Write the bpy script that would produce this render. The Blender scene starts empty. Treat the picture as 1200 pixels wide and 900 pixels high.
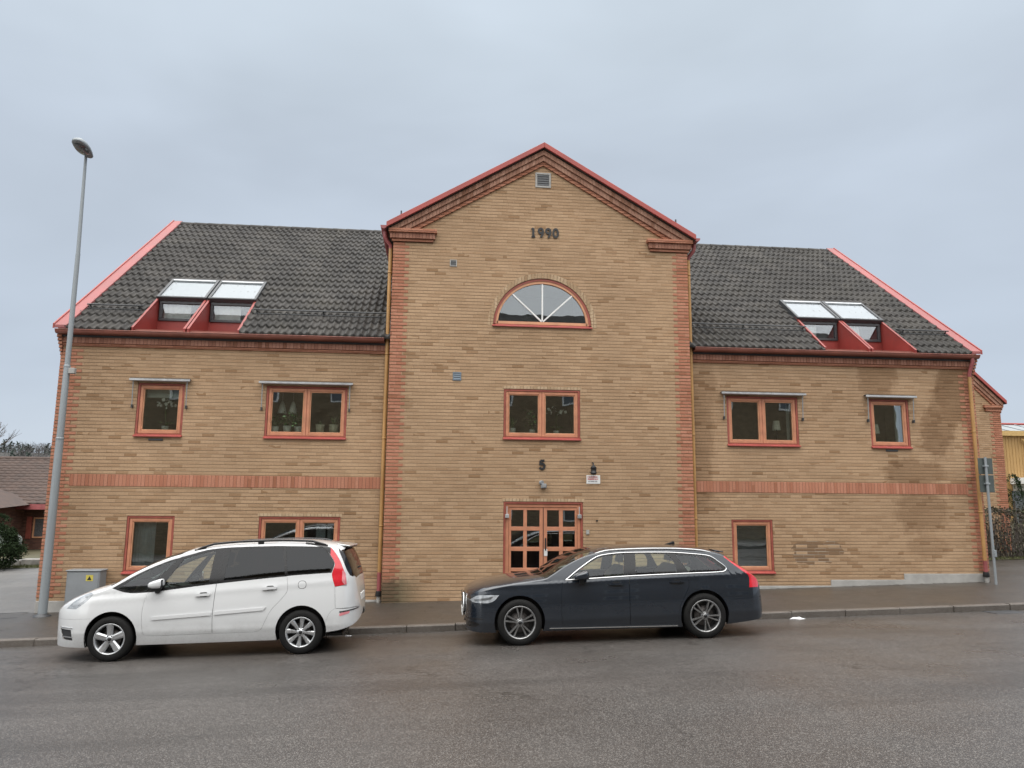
import bpy, bmesh, math, random
import numpy as np
from mathutils import Vector, Matrix
from mathutils.geometry import delaunay_2d_cdt

random.seed(7); np.random.seed(7)
R = math.radians
SC = bpy.context.scene
COL = SC.collection

# ------------------------------------------------------------------ camera, sky, sun, exposure
cam_d = bpy.data.cameras.new('camera'); cam = bpy.data.objects.new('camera', cam_d); COL.objects.link(cam)
cam_d.sensor_width = 36.0; cam_d.lens = 880 / 1200 * 36.0; cam_d.clip_start = .1; cam_d.clip_end = 3000
YAW, PITCH, ROLL = R(5.436), R(8.755), R(.503)
fw = Vector((math.sin(YAW)*math.cos(PITCH), math.cos(YAW)*math.cos(PITCH), math.sin(PITCH)))
rt = Vector((math.cos(YAW), -math.sin(YAW), 0)); up = rt.cross(fw)
rt2 = rt*math.cos(ROLL) + up*math.sin(ROLL); up2 = up*math.cos(ROLL) - rt*math.sin(ROLL)
m = Matrix((rt2, up2, -fw)).transposed().to_4x4(); m.translation = (0, -16.9, 2.245)
cam.matrix_world = m
SC.camera = cam

SUN_EL, SUN_AZ = 40, 196          # elevation; azimuth clockwise from +Y (the street side, behind the photographer)
wd = bpy.data.worlds.new('World'); SC.world = wd; wd.use_nodes = True
def build_sky():
    nt = wd.node_tree; nt.nodes.clear(); N = nt.nodes.new; L = nt.links.new
    out = N('ShaderNodeOutputWorld'); bg = N('ShaderNodeBackground'); bg.inputs[1].default_value = .1
    sky = N('ShaderNodeTexSky'); sky.sky_type = 'NISHITA'; sky.sun_disc = False
    sky.sun_elevation = R(SUN_EL); sky.sun_rotation = R(SUN_AZ); sky.air_density = 1; sky.dust_density = 3
    tc = N('ShaderNodeTexCoord')
    sep = N('ShaderNodeSeparateXYZ'); L(tc.outputs['Generated'], sep.inputs[0])
    # overcast deck: brightens towards the zenith
    ramp = N('ShaderNodeValToRGB'); L(sep.outputs[2], ramp.inputs[0])
    cr = ramp.color_ramp; cr.interpolation = 'EASE'
    cr.elements[0].position = 0.0; cr.elements[0].color = (.325, .364, .412, 1)
    cr.elements[1].position = 1.0; cr.elements[1].color = (2.2, 2.16, 2.1, 1)
    e = cr.elements.new(.16); e.color = (.260, .296, .345, 1)
    e = cr.elements.new(.38); e.color = (.258, .292, .338, 1)
    e = cr.elements.new(.60); e.color = (.322, .365, .41, 1)
    e = cr.elements.new(.76); e.color = (1.1, 1.12, 1.13, 1)
    mp = N('ShaderNodeMapping'); mp.inputs['Scale'].default_value = (1.0, 1.0, 2.6); L(tc.outputs['Generated'], mp.inputs[0])
    no = N('ShaderNodeTexNoise'); no.inputs['Scale'].default_value = 1.7; no.inputs['Detail'].default_value = 4; no.inputs['Roughness'].default_value = .5
    no.inputs['Distortion'].default_value = .25
    L(mp.outputs[0], no.inputs[0])
    mr = N('ShaderNodeMapRange'); mr.inputs[1].default_value = .3; mr.inputs[2].default_value = .7; mr.inputs[3].default_value = .89; mr.inputs[4].default_value = 1.13
    L(no.outputs[0], mr.inputs[0])
    mul = N('ShaderNodeVectorMath'); mul.operation = 'SCALE'; L(ramp.outputs[0], mul.inputs[0]); L(mr.outputs[0], mul.inputs['Scale'])
    sc = N('ShaderNodeVectorMath'); sc.operation = 'SCALE'; sc.inputs['Scale'].default_value = 10; L(mul.outputs[0], sc.inputs[0])
    mx = N('ShaderNodeMix'); mx.data_type = 'RGBA'; mx.inputs[0].default_value = .97
    L(sky.outputs[0], mx.inputs[6]); L(sc.outputs[0], mx.inputs[7]); L(mx.outputs[2], bg.inputs[0]); L(bg.outputs[0], out.inputs[0])
build_sky()
sun_d = bpy.data.lights.new('sun', 'SUN'); sun_d.energy = 1.5; sun_d.angle = R(110); sun_d.color = (1, .96, .9)
sun = bpy.data.objects.new('sun', sun_d); COL.objects.link(sun)
sd = Vector((math.sin(R(SUN_AZ))*math.cos(R(SUN_EL)), math.cos(R(SUN_AZ))*math.cos(R(SUN_EL)), math.sin(R(SUN_EL))))
sun.rotation_euler = (-sd).to_track_quat('-Z', 'Y').to_euler()
SC.view_settings.view_transform = 'Standard'; SC.view_settings.look = 'None'
SC.view_settings.exposure = 1.0; SC.view_settings.gamma = 1; SC.view_settings.use_curve_mapping = False

# ------------------------------------------------------------------ helpers: objects
def thing(name, label, cat, loc=(0, 0, 0), group=None, rot=None):
    o = bpy.data.objects.new(name, None); COL.objects.link(o); o.location = loc; o.empty_display_size = .3
    if rot: o.rotation_euler = rot
    o['label'] = label; o['category'] = cat
    if group: o['group'] = group
    return o
def tag(o, label, cat, group=None):
    o['label'] = label; o['category'] = cat
    if group: o['group'] = group
    return o
def root_loc(p):
    v = Vector((0, 0, 0))
    while p is not None:
        v += p.location; p = p.parent
    return v

class MB:
    """collects geometry, then becomes one mesh object"""
    def __init__(s): s.v = []; s.f = []; s.sm = []
    def add(s, vs, fs, smooth=False):
        b = len(s.v); s.v += [tuple(p) for p in vs]
        for f in fs: s.f.append(tuple(i+b for i in f)); s.sm.append(smooth)
        return s
    def box(s, x0, x1, y0, y1, z0, z1):
        if x0 > x1: x0, x1 = x1, x0
        if y0 > y1: y0, y1 = y1, y0
        if z0 > z1: z0, z1 = z1, z0
        vs = [(x0,y0,z0),(x1,y0,z0),(x1,y1,z0),(x0,y1,z0),(x0,y0,z1),(x1,y0,z1),(x1,y1,z1),(x0,y1,z1)]
        return s.add(vs, [(0,3,2,1),(4,5,6,7),(0,1,5,4),(1,2,6,5),(2,3,7,6),(3,0,4,7)])
    def prism(s, pts, a, b, axis='y', smooth=False):
        """polygon pts in the two other axes, extruded a..b along axis"""
        n = len(pts)
        def P(u, w, t): return {'y': (u, t, w), 'x': (t, u, w), 'z': (u, w, t)}[axis]
        vs = [P(u, w, a) for u, w in pts] + [P(u, w, b) for u, w in pts]
        fs = [tuple(reversed(range(n))), tuple(range(n, 2*n))]
        s.add(vs, fs); b0 = len(s.v)-2*n
        for i in range(n):
            s.f.append((b0+i, b0+(i+1) % n, b0+(i+1) % n+n, b0+i+n)); s.sm.append(smooth)
        return s
    def tube(s, pts, r, n=10, caps=True):
        pts = [Vector(p) for p in pts]; rs = r if isinstance(r, (list, tuple)) else [r]*len(pts)
        vs = []; fs = []
        prev = None
        for i, p in enumerate(pts):
            d = (pts[min(i+1, len(pts)-1)]-pts[max(i-1, 0)]).normalized()
            if prev is None:
                a = d.orthogonal().normalized()
            else:
                a = (prev - d*prev.dot(d)).normalized()
            prev = a; b = d.cross(a)
            for k in range(n):
                t = 2*math.pi*k/n; vs.append(p+(a*math.cos(t)+b*math.sin(t))*rs[i])
        for i in range(len(pts)-1):
            for k in range(n):
                fs.append((i*n+k, i*n+(k+1) % n, (i+1)*n+(k+1) % n, (i+1)*n+k))
        s.add(vs, fs, True)
        if caps:
            s.add(vs[:n], [tuple(reversed(range(n)))]); s.add(vs[-n:], [tuple(range(n))])
        return s
    def lathe(s, prof, c=(0, 0, 0), axis='z', n=24, smooth=True):
        """profile [(r, t)] turned about axis through c"""
        vs = []; fs = []
        for r, t in prof:
            for k in range(n):
                a = 2*math.pi*k/n; u, w = r*math.cos(a), r*math.sin(a)
                p = {'z': (u, w, t), 'y': (u, t, w), 'x': (t, u, w)}[axis]
                vs.append((p[0]+c[0], p[1]+c[1], p[2]+c[2]))
        for i in range(len(prof)-1):
            for k in range(n):
                q = (i*n+k, i*n+(k+1) % n, (i+1)*n+(k+1) % n, (i+1)*n+k)
                fs.append(q if axis != 'y' else tuple(reversed(q)))
        return s.add(vs, fs, smooth)
    def quad(s, a, b, c, d): return s.add([a, b, c, d], [(0, 1, 2, 3)])
    def leaves(s, pts, size, flat=.4, asp=.55):
        for p in pts:
            d = Vector(np.random.normal(size=3)).normalized(); e = d.orthogonal().normalized()
            e = (Matrix.Rotation(random.random()*6.28, 3, d) @ e)
            L = size*random.uniform(.6, 1.3); w = e.cross(d).normalized()*L*asp*.5; p = Vector(p)
            s.add([p, p+e*L*.5+w, p+e*L, p+e*L*.5-w], [(0, 1, 2, 3)])
        return s
    def build(s, name, mat, parent=None, world=False, bevel=0, seg=1, recalc=False):
        me = bpy.data.meshes.new(name)
        off = root_loc(parent) if (world and parent is not None) else Vector((0, 0, 0))
        me.from_pydata([(x-off.x, y-off.y, z-off.z) for x, y, z in s.v], [], s.f)
        me.polygons.foreach_set('use_smooth', s.sm)
        me.materials.append(mat); me.update()
        if recalc:
            bm = bmesh.new(); bm.from_mesh(me); bmesh.ops.remove_doubles(bm, verts=bm.verts, dist=1e-5)
            bmesh.ops.recalc_face_normals(bm, faces=bm.faces); bm.to_mesh(me); bm.free()
        o = bpy.data.objects.new(name, me); COL.objects.link(o)
        if parent is not None: o.parent = parent
        if bevel:
            mo = o.modifiers.new('bevel', 'BEVEL'); mo.width = bevel; mo.segments = seg; mo.limit_method = 'ANGLE'; mo.angle_limit = R(40)
        return o
def copy_tree(o, parent=None):
    c = o.copy(); COL.objects.link(c)
    if parent is not None: c.parent = parent
    for ch in list(o.children): copy_tree(ch, c)
    return c

# ------------------------------------------------------------------ helpers: materials
class NT:
    def __init__(s, name):
        s.m = bpy.data.materials.new(name); s.m.use_nodes = True; s.t = s.m.node_tree; s.t.nodes.clear()
        s.out = s.t.nodes.new('ShaderNodeOutputMaterial')
    def n(s, typ, **kw):
        nd = s.t.nodes.new(typ)
        for k, v in kw.items(): setattr(nd, k, v)
        return nd
    def set(s, sock, v):
        if hasattr(v, 'links') or isinstance(v, bpy.types.NodeSocket): s.t.links.new(v, sock)
        else: sock.default_value = v
    def math(s, op, a, b=None, c=None, clamp=False):
        nd = s.n('ShaderNodeMath', operation=op); nd.use_clamp = clamp
        s.set(nd.inputs[0], a)
        if b is not None: s.set(nd.inputs[1], b)
        if c is not None: s.set(nd.inputs[2], c)
        return nd.outputs[0]
    def mix(s, f, a, b, typ='MIX'):
        nd = s.n('ShaderNodeMix', data_type='RGBA', blend_type=typ); s.set(nd.inputs[0], f)
        s.set(nd.inputs[6], a if not isinstance(a, tuple) else (*a[:3], 1)); s.set(nd.inputs[7], b if not isinstance(b, tuple) else (*b[:3], 1))
        return nd.outputs[2]
    def rng(s, v, a, b, c=0., d=1., smooth=False):
        nd = s.n('ShaderNodeMapRange'); nd.interpolation_type = 'SMOOTHSTEP' if smooth else 'LINEAR'
        s.set(nd.inputs[0], v)
        for i, q in enumerate((a, b, c, d)): s.set(nd.inputs[i+1], q)
        return nd.outputs[0]
    def obj(s): return s.n('ShaderNodeTexCoord').outputs['Object']
    def noise(s, vec, scale, detail=3, rough=.55, dist=0, out=0):
        nd = s.n('ShaderNodeTexNoise'); s.set(nd.inputs['Vector'], vec); nd.inputs['Scale'].default_value = scale
        nd.inputs['Detail'].default_value = detail; nd.inputs['Roughness'].default_value = rough; nd.inputs['Distortion'].default_value = dist
        return nd.outputs[out]
    def xyz(s, vec):
        nd = s.n('ShaderNodeSeparateXYZ'); s.set(nd.inputs[0], vec); return nd.outputs
    def comb(s, x, y, z=0.):
        nd = s.n('ShaderNodeCombineXYZ')
        for i, q in enumerate((x, y, z)): s.set(nd.inputs[i], q)
        return nd.outputs[0]
    def scale(s, vec, v):
        nd = s.n('ShaderNodeMapping'); s.set(nd.inputs[0], vec); nd.inputs['Scale'].default_value = v; return nd.outputs[0]
    def white(s, vec):
        nd = s.n('ShaderNodeTexWhiteNoise'); nd.noise_dimensions = '3D'; s.set(nd.inputs['Vector'], vec); return nd.outputs['Value']
    def ramp(s, f, els):
        nd = s.n('ShaderNodeValToRGB'); s.set(nd.inputs[0], f); cr = nd.color_ramp
        cr.elements[0].position = els[0][0]; cr.elements[0].color = (*els[0][1], 1)
        cr.elements[1].position = els[-1][0]; cr.elements[1].color = (*els[-1][1], 1)
        for p, c in els[1:-1]:
            e = cr.elements.new(p); e.color = (*c, 1)
        return nd.outputs[0]
    def bump(s, h, strength=.5, dist=.01):
        nd = s.n('ShaderNodeBump'); nd.inputs['Strength'].default_value = strength; nd.inputs['Distance'].default_value = dist
        s.set(nd.inputs['Height'], h); return nd.outputs[0]
    def bsdf(s, col, rough=.7, metal=0., spec=.5, normal=None, coat=0., coatr=.05, alpha=None):
        b = s.n('ShaderNodeBsdfPrincipled')
        s.set(b.inputs['Base Color'], col if not isinstance(col, tuple) else (*col[:3], 1)); s.set(b.inputs['Roughness'], rough)
        s.set(b.inputs['Metallic'], metal); s.set(b.inputs['Specular IOR Level'], spec); s.set(b.inputs['Coat Weight'], coat); b.inputs['Coat Roughness'].default_value = coatr
        if normal is not None: s.set(b.inputs['Normal'], normal)
        s.t.links.new(b.outputs[0], s.out.inputs[0]); return b

def simple(name, col, rough=.6, metal=0., var=.12, scale=6, spec=.5, coat=0., bump=0., bscale=60, streak=False):
    """a paint / metal / plastic with gentle uneven wear"""
    t = NT(name); o = t.obj()
    vec = t.scale(o, (1, 1, .25)) if streak else o
    n = t.noise(vec, scale, 5, .6)
    f = t.rng(n, .3, .7, 1-var, 1+var)
    vm = t.n('ShaderNodeVectorMath', operation='SCALE'); vm.inputs[0].default_value = col; t.set(vm.inputs['Scale'], f)
    rr = t.rng(n, .3, .7, max(.02, rough-.08), min(1, rough+.08))
    nm = t.bump(t.noise(o, bscale, 3), bump, .005) if bump else None
    t.bsdf(vm.outputs[0], rr, metal, spec, nm, coat); return t.m

def glass(name, tint=(.8, .86, .85), refl=.18, rough=.0, wave=.0):
    t = NT(name)
    tr = t.n('ShaderNodeBsdfTransparent'); tr.inputs[0].default_value = (*tint, 1)
    gl = t.n('ShaderNodeBsdfGlossy'); gl.inputs['Roughness'].default_value = rough; gl.inputs[0].default_value = (.95, .97, 1, 1)
    if wave:
        t.set(gl.inputs['Normal'], t.bump(t.noise(t.obj(), 2.2, 1), wave, .02))
    fr = t.n('ShaderNodeFresnel'); fr.inputs[0].default_value = 1.5
    f = t.math('ADD', t.math('MULTIPLY', fr.outputs[0], 1.0), refl-.04, clamp=True)
    mx = t.n('ShaderNodeMixShader'); t.set(mx.inputs[0], f); t.t.links.new(tr.outputs[0], mx.inputs[1]); t.t.links.new(gl.outputs[0], mx.inputs[2])
    t.t.links.new(mx.outputs[0], t.out.inputs[0]); return t.m

def brick(name, pal, mort, bw=.26, bh=.0752, soldier=False, stains=(), moss=False, darkp=.12, repoint=None, ox=0.):
    """running-bond facing brick laid in metres; u along the wall, v up"""
    t = NT(name); o = t.obj(); X = t.xyz(o)
    u = t.math('ADD', X[0], X[1]); v = X[2]
    if soldier: bw, bh = .0765, 10.; v = t.math('ADD', v, 3.)
    r_ = t.math('DIVIDE', v, bh); row = t.math('FLOOR', r_); fv = t.math('FRACT', r_)
    jit = t.white(t.comb(row, 3.7, .5))
    sh = t.math('ADD', t.math('MULTIPLY', row, .5), t.math('MULTIPLY', jit, .28)) if not soldier else 0.
    u2 = t.math('ADD', t.math('DIVIDE', u, bw), sh); colm = t.math('FLOOR', u2); fu = t.math('FRACT', u2)
    rid = t.white(t.comb(colm, row, .13)); rid2 = t.white(t.comb(colm, row, 7.31))
    base = t.ramp(rid, pal)
    low = t.noise(t.comb(u, v, 0.), .55, 4, .6)
    clus = t.noise(t.comb(t.math('MULTIPLY', u, .6), t.math('MULTIPLY', v, 1.6), 4.), .9, 4, .65)
    pth = t.rng(clus, .38, .72, .0, darkp*2.6)
    isd = t.math('LESS_THAN', rid2, pth)
    darkc = tuple(c*q for c, q in zip(pal[len(pal)//2][1], (.66, .59, .52)))
    base = t.mix(t.math('MULTIPLY', isd, t.rng(t.white(t.comb(row, colm, 2.2)), 0, 1, .45, 1.)), base, darkc)
    # fired-clay speckle and drag marks inside each brick
    fine = t.noise(t.comb(t.math('MULTIPLY', u, 1.0), t.math('MULTIPLY', v, 3.0), 0.), 26, 4, .7)
    base = t.mix(1.0, base, t.ramp(fine, [(.25, (.72, .71, .70)), (.75, (1.2, 1.2, 1.2))]), 'MULTIPLY')
    base = t.mix(1.0, base, t.ramp(low, [(.3, (.86, .85, .84)), (.7, (1.1, 1.1, 1.1))]), 'MULTIPLY')
    jv = .0145/bh if not soldier else 0.; ju = .011/bw
    if soldier: mask = t.rng(fu, 0, ju*1.1, 1, 0, True)
    else:
        mv = t.math('MAXIMUM', t.rng(fv, 0, jv, 1, .0, True), t.rng(fv, 1-jv*.45, 1, 0, 1, True))
        mu = t.math('MULTIPLY', t.math('MAXIMUM', t.rng(fu, 0, ju, 1, 0, True), t.rng(fu, 1-ju*.5, 1, 0, 1, True)), .38)
        mask = t.math('MAXIMUM', mv, mu)
    mn = t.noise(t.comb(u, v, 9.), .38, 3, .55)
    mc = t.mix(t.rng(mn, .4, .6, 0, 1, True), tuple(c*.62 for c in mort), mort)
    if repoint:
        cx, cz, rx, rz = repoint
        d = t.math('ADD', t.math('POWER', t.math('ABSOLUTE', t.math('DIVIDE', t.math('SUBTRACT', u, cx), rx)), 3.), t.math('POWER', t.math('ABSOLUTE', t.math('DIVIDE', t.math('SUBTRACT', v, cz), rz)), 3.))
        d = t.math('ADD', d, t.rng(t.noise(o, 3, 2), .3, .7, -.5, .5))
        inn = t.math('LESS_THAN', d, .8)
        base = t.mix(t.math('MULTIPLY', inn, t.math('LESS_THAN', rid2, .62)), base, (.21, .13, .075))
        mc = t.mix(t.math('MULTIPLY', inn, t.rng(rid, .35, .6)), mc, (.52, .46, .38))
    c = t.mix(mask, base, mc)
    rough = .82
    if stains:
        wob = t.noise(t.scale(o, (1.6, 1.6, .55)), 1.9, 5, .65); w2 = t.noise(t.comb(t.math('MULTIPLY', colm, .9), t.math('MULTIPLY', row, .55), 0.), .8, 2)
        acc = None
        for (cx, cz, rx, rz, k) in stains:
            dx = t.math('DIVIDE', t.math('SUBTRACT', u, cx), rx); dz = t.math('DIVIDE', t.math('SUBTRACT', v, cz), rz)
            d = t.math('SQRT', t.math('ADD', t.math('MULTIPLY', dx, dx), t.math('MULTIPLY', dz, dz)))
            d = t.math('ADD', d, t.rng(wob, .25, .75, -.30, .30)); d = t.math('ADD', d, t.rng(w2, .3, .7, -.16, .16))
            s_ = t.math('MULTIPLY', t.rng(d, .68, 1.05, 1, 0, True), k)
            acc = s_ if acc is None else t.math('MAXIMUM', acc, s_)
        c = t.mix(acc, c, t.mix(1.0, c, (.50, .43, .37), 'MULTIPLY'))
    if moss:
        cx, z0 = moss
        mk = t.math('MULTIPLY', t.rng(t.math('ADD', v, t.rng(wob if stains else t.noise(o, 1.5, 5, .65), .2, .8, -.22, .22)), z0, z0+.22, 1, 0, True), t.rng(u, cx, cx+.9, 1, 0, True))
        c = t.mix(t.math('MULTIPLY', mk, .8), c, (.055, .06, .035))
    nrm = t.bump(t.math('ADD', t.math('MULTIPLY', mask, -1.), t.math('MULTIPLY', fine, .35)), .8, .009)
    t.bsdf(c, rough, 0, .25, nrm); return t.m

# ------------------------------------------------------------------ materials
YEL = [(0, (.37, .241, .142)), (.3, (.41, .273, .165)), (.55, (.43, .289, .176)), (.8, (.452, .306, .189)), (1, (.395, .255, .149))]
RED = [(0, (.37, .152, .092)), (.35, (.44, .195, .122)), (.7, (.48, .225, .147)), (1, (.40, .168, .105))]
RBR = [(0, (.26, .12, .082)), (.5, (.33, .162, .112)), (1, (.37, .19, .137))]
MORT = (.33, .235, .15)
OX = 2.28
M = {}
M['brick'] = brick('yellow_brick', YEL, MORT,
    stains=[(10.45-OX, 5.25, .55, .62, .62), (12.35-OX, 4.9, .62, .9, .75), (11.85-OX, 4.0, .5, .75, .68), (11.2-OX, 2.95, .9, .36, .58), (11.3-OX, 2.05, .8, .55, .5), (11.4-OX, 1.25, .6, .3, .35), (6.0-OX, 3.6, .35, 1.6, .5), (6.1-OX, 4.9, .4, .7, .4)],
    darkp=.10, repoint=(8.68-OX, 1.12, .62, .28))
M['brick_bay'] = brick('yellow_brick_bay', YEL, MORT, moss=(-1.25-OX, .36), darkp=.055)
M['red_brick'] = brick('red_brick', RED, (.10, .05, .033), bw=.26, darkp=.08)
M['red_brick_bay'] = brick('red_brick_bay', RED, (.10, .05, .033), bw=.26, darkp=.08, moss=(-1.0-OX, .42))
M['soldier'] = brick('red_soldier_brick', RED, (.24, .13, .085), soldier=True, darkp=.10)
M['dark_soldier'] = brick('brown_soldier_brick', RBR, (.12, .06, .045), soldier=True, darkp=.08)
M['rake_brick'] = brick('brown_brick', [(0, (.31, .165, .115)), (.5, (.38, .21, .15)), (1, (.43, .25, .18))], (.2, .115, .08), soldier=True, darkp=.12)
M['header'] = brick('pale_header_brick', [(0, (.40, .28, .17)), (.5, (.47, .34, .22)), (1, (.52, .39, .26))], (.25, .17, .10), soldier=True, darkp=.03)
M['concrete'] = simple('concrete', (.36, .35, .33), .85, var=.2, scale=3, bump=.4)
M['red_metal'] = simple('red_painted_metal', (.33, .058, .046), .5, var=.2, scale=2.2, spec=.55)
M['cheek_red'] = simple('dormer_sheet_red', (.25, .042, .034), .5, var=.2, scale=2.5)
M['red_fade'] = simple('faded_red_metal', (.29, .085, .082), .6, var=.2, scale=1.6, spec=.6)
M['red_wood'] = simple('red_painted_wood', (.30, .078, .054), .5, var=.22, scale=5)
M['orange_wood'] = simple('orange_stained_wood', (.50, .215, .122), .5, var=.16, scale=5)
M['pale_wood'] = simple('pale_stained_wood', (.58, .29, .16), .5, var=.14, scale=5)
M['gutter'] = simple('gutter_paint', (.24, .085, .06), .42, var=.22, scale=2.5)
M['pipe'] = simple('tan_painted_pipe', (.42, .235, .085), .45, var=.18, scale=1.2)
M['pipe_red'] = simple('plum_red_pipe', (.30, .085, .085), .4, var=.2, scale=3)
M['black'] = simple('black_plastic', (.012, .012, .013), .45, var=.2)
M['dark_metal'] = simple('dark_grey_metal', (.045, .048, .052), .42, var=.15, spec=.5)
M['alu'] = simple('aluminium', (.55, .56, .57), .35, .7, var=.12, streak=True)
M['white'] = simple('white_paint', (.76, .76, .74), .45, var=.06)
M['iron'] = simple('black_iron', (.016, .016, .017), .5, var=.2)
M['galv'] = simple('galvanised_steel', (.27, .295, .31), .55, .2, var=.05, scale=3, streak=True)
M['grey_box'] = simple('grey_cabinet_paint', (.235, .25, .262), .5, var=.1, scale=3)
M['glass'] = glass('window_glass', (.88, .92, .88), .17, wave=.05)
M['glass_low'] = glass('lower_window_glass', (.8, .85, .85), .17, wave=.06)
M['glass_sky'] = glass('skylight_glass', (.92, .95, .96), .12)
M['glass_arch'] = glass('arched_window_glass', (.6, .66, .66), .13, wave=.04)
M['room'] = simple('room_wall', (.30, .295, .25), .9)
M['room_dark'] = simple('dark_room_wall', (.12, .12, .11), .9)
M['curtain'] = simple('sheer_curtain', (.52, .53, .52), .9, var=.1)
M['blind'] = simple('pale_blind', (.27, .29, .30), .75, var=.08)
M['grey_blind'] = simple('grey_roller_blind', (.16, .17, .175), .8, var=.08)
M['pot_w'] = simple('white_pot', (.82, .81, .78), .4)
M['pot_c'] = simple('cream_pot', (.68, .62, .50), .5)
M['shade'] = simple('pale_fabric', (.78, .75, .68), .8)
M['leaf'] = simple('house_plant_leaf', (.06, .125, .035), .5, var=.35, scale=20)
M['petal'] = simple('white_petal', (.85, .83, .8), .6)

def tile_mat():
    t = NT('concrete_roof_tile'); o = t.obj(); X = t.xyz(o)
    cid = t.white(t.comb(t.math('FLOOR', t.math('DIVIDE', X[0], .33)), t.math('FLOOR', t.math('DIVIDE', X[1], .288)), 1.))
    c = t.ramp(cid, [(0, (.030, .028, .0265)), (.5, (.043, .040, .0375)), (1, (.062, .057, .052))])
    n = t.noise(o, 1.4, 5, .65); f = t.noise(o, 38, 4, .7)
    c = t.mix(t.rng(n, .5, .72, 0, .4), c, (.055, .050, .038)); c = t.mix(t.rng(t.noise(o, .45, 3), .45, .7, 0, .35), c, (.018, .016, .014))
    c = t.mix(t.rng(f, .56, .72, 0, .75), c, (.13, .125, .112))
    t.bsdf(c, t.rng(f, .3, .7, .5, .8), 0, .22, t.bump(f, .4, .004)); return t.m
M['tile'] = tile_mat()

def asphalt(name, c0, c1, stone, wet, pscale=.35, fine=90, rb=(.32, .62), crack=False):
    t = NT(name); o = t.obj()
    big = t.noise(o, pscale, 5, .6, .4); mid = t.noise(t.scale(o, (.25, 1.2, 1)), 1.1, 4, .6)
    sp = t.noise(o, fine, 3, .75); vo = t.n('ShaderNodeTexVoronoi'); vo.inputs['Scale'].default_value = fine*.75; t.set(vo.inputs['Vector'], o)
    c = t.mix(t.rng(big, .32, .68, 0, 1), c0, c1)
    c = t.mix(1.0, c, t.ramp(mid, [(.3, (.84, .84, .85)), (.7, (1.14, 1.13, 1.12))]), 'MULTIPLY')
    c = t.mix(t.rng(t.xyz(vo.outputs['Color'])[0], .62, .95, 0, .72), c, stone)
    c = t.mix(t.rng(sp, .54, .72, 0, .85), c, tuple(q*.28 for q in c0))
    c = t.mix(t.rng(sp, .30, .16, 0, .6), c, tuple(min(1, q*1.35) for q in stone))
    if crack:
        # tyre-polished, darker damp bands and a few tar-sealed wandering lines
        w = t.noise(t.scale(o, (.10, .9, 1)), 1.0, 4, .55)
        c = t.mix(t.rng(w, .48, .66, 0, .42, True), c, tuple(q*.60 for q in c0))
        v2 = t.n('ShaderNodeTexVoronoi'); v2.feature = 'DISTANCE_TO_EDGE'; v2.inputs['Scale'].default_value = .33
        dv = t.n('ShaderNodeVectorMath', operation='ADD'); t.set(dv.inputs[0], o); t.set(dv.inputs[1], t.noise(o, 1.6, 5, .7, out=1)); t.set(v2.inputs['Vector'], dv.outputs[0])
        ck = t.math('MULTIPLY', t.rng(v2.outputs['Distance'], .0, .010, 1, 0, True), t.rng(t.noise(o, .5, 2), .5, .62, 0, .75, True))
        c = t.mix(ck, c, (.018, .016, .014))
    rg = t.rng(t.noise(o, pscale*1.7, 4, .6), .3, .7, rb[0], rb[1])
    h = t.math('ADD', sp, t.math('MULTIPLY', vo.outputs['Distance'], .8))
    t.bsdf(c, rg, 0, wet, t.bump(h, .55, .006)); return t.m
M['road'] = asphalt('wet_road_asphalt', (.041, .0365, .0335), (.059, .053, .049), (.21, .195, .18), .5, fine=145, rb=(.24, .5), crack=True)
M['walk'] = asphalt('wet_pavement_asphalt', (.042, .035, .028), (.061, .052, .043), (.098, .086, .075), .5, fine=120, rb=(.28, .5))
M['drive'] = asphalt('pale_driveway', (.10, .097, .093), (.145, .14, .135), (.22, .215, .21), .45, fine=110, rb=(.4, .65))
M['kerb'] = asphalt('granite_kerb', (.085, .072, .06), (.125, .108, .093), (.19, .175, .16), .4, pscale=2, fine=140, rb=(.4, .65))
M['soil'] = asphalt('ground_soil', (.07, .07, .045), (.11, .10, .06), (.13, .12, .08), .2, fine=30)

# ------------------------------------------------------------------ ground, road, pavement
def gx(x):
    """long slope of the street: climbs to the right, levelling out far away"""
    L = 60.; return .0285*(L*math.tanh(x/L))
def struct(o): o['kind'] = 'structure'; return o
def strip(name, mat, ys, zs, x0=-140, x1=140, dx=2.5):
    b = MB(); n = int((x1-x0)/dx); k = len(ys); vs = []; fs = []
    for i in range(n+1):
        x = x0+(x1-x0)*i/n
        for y, z in zip(ys, zs): vs.append((x, y, gx(x)+z))
    for i in range(n):
        for j in range(k-1): fs.append((i*k+j, (i+1)*k+j, (i+1)*k+j+1, i*k+j+1))
    b.add(vs, fs, True); return struct(b.build(name, mat))
struct_ground = MB()
def build_ground():
    xs = [-2500, -900, -400, -250, -180] + [-140+5*i for i in range(57)] + [180, 250, 400, 900, 2500]
    ys = [-2500, -600, -200, -80, -40, -20, -10, -3, 0, 5, 10, 20, 40, 80, 150, 300, 700, 2500]
    vs = [(x, y, gx(max(-140, min(140, x)))-.30 if y < 0 else gx(max(-140, min(140, x)))+.04) for x in xs for y in ys]
    k = len(ys); fs = [(i*k+j, (i+1)*k+j, (i+1)*k+j+1, i*k+j+1) for i in range(len(xs)-1) for j in range(k-1)]
    struct(MB().add(vs, fs, True).build('ground', M['soil']))
build_ground()
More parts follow.
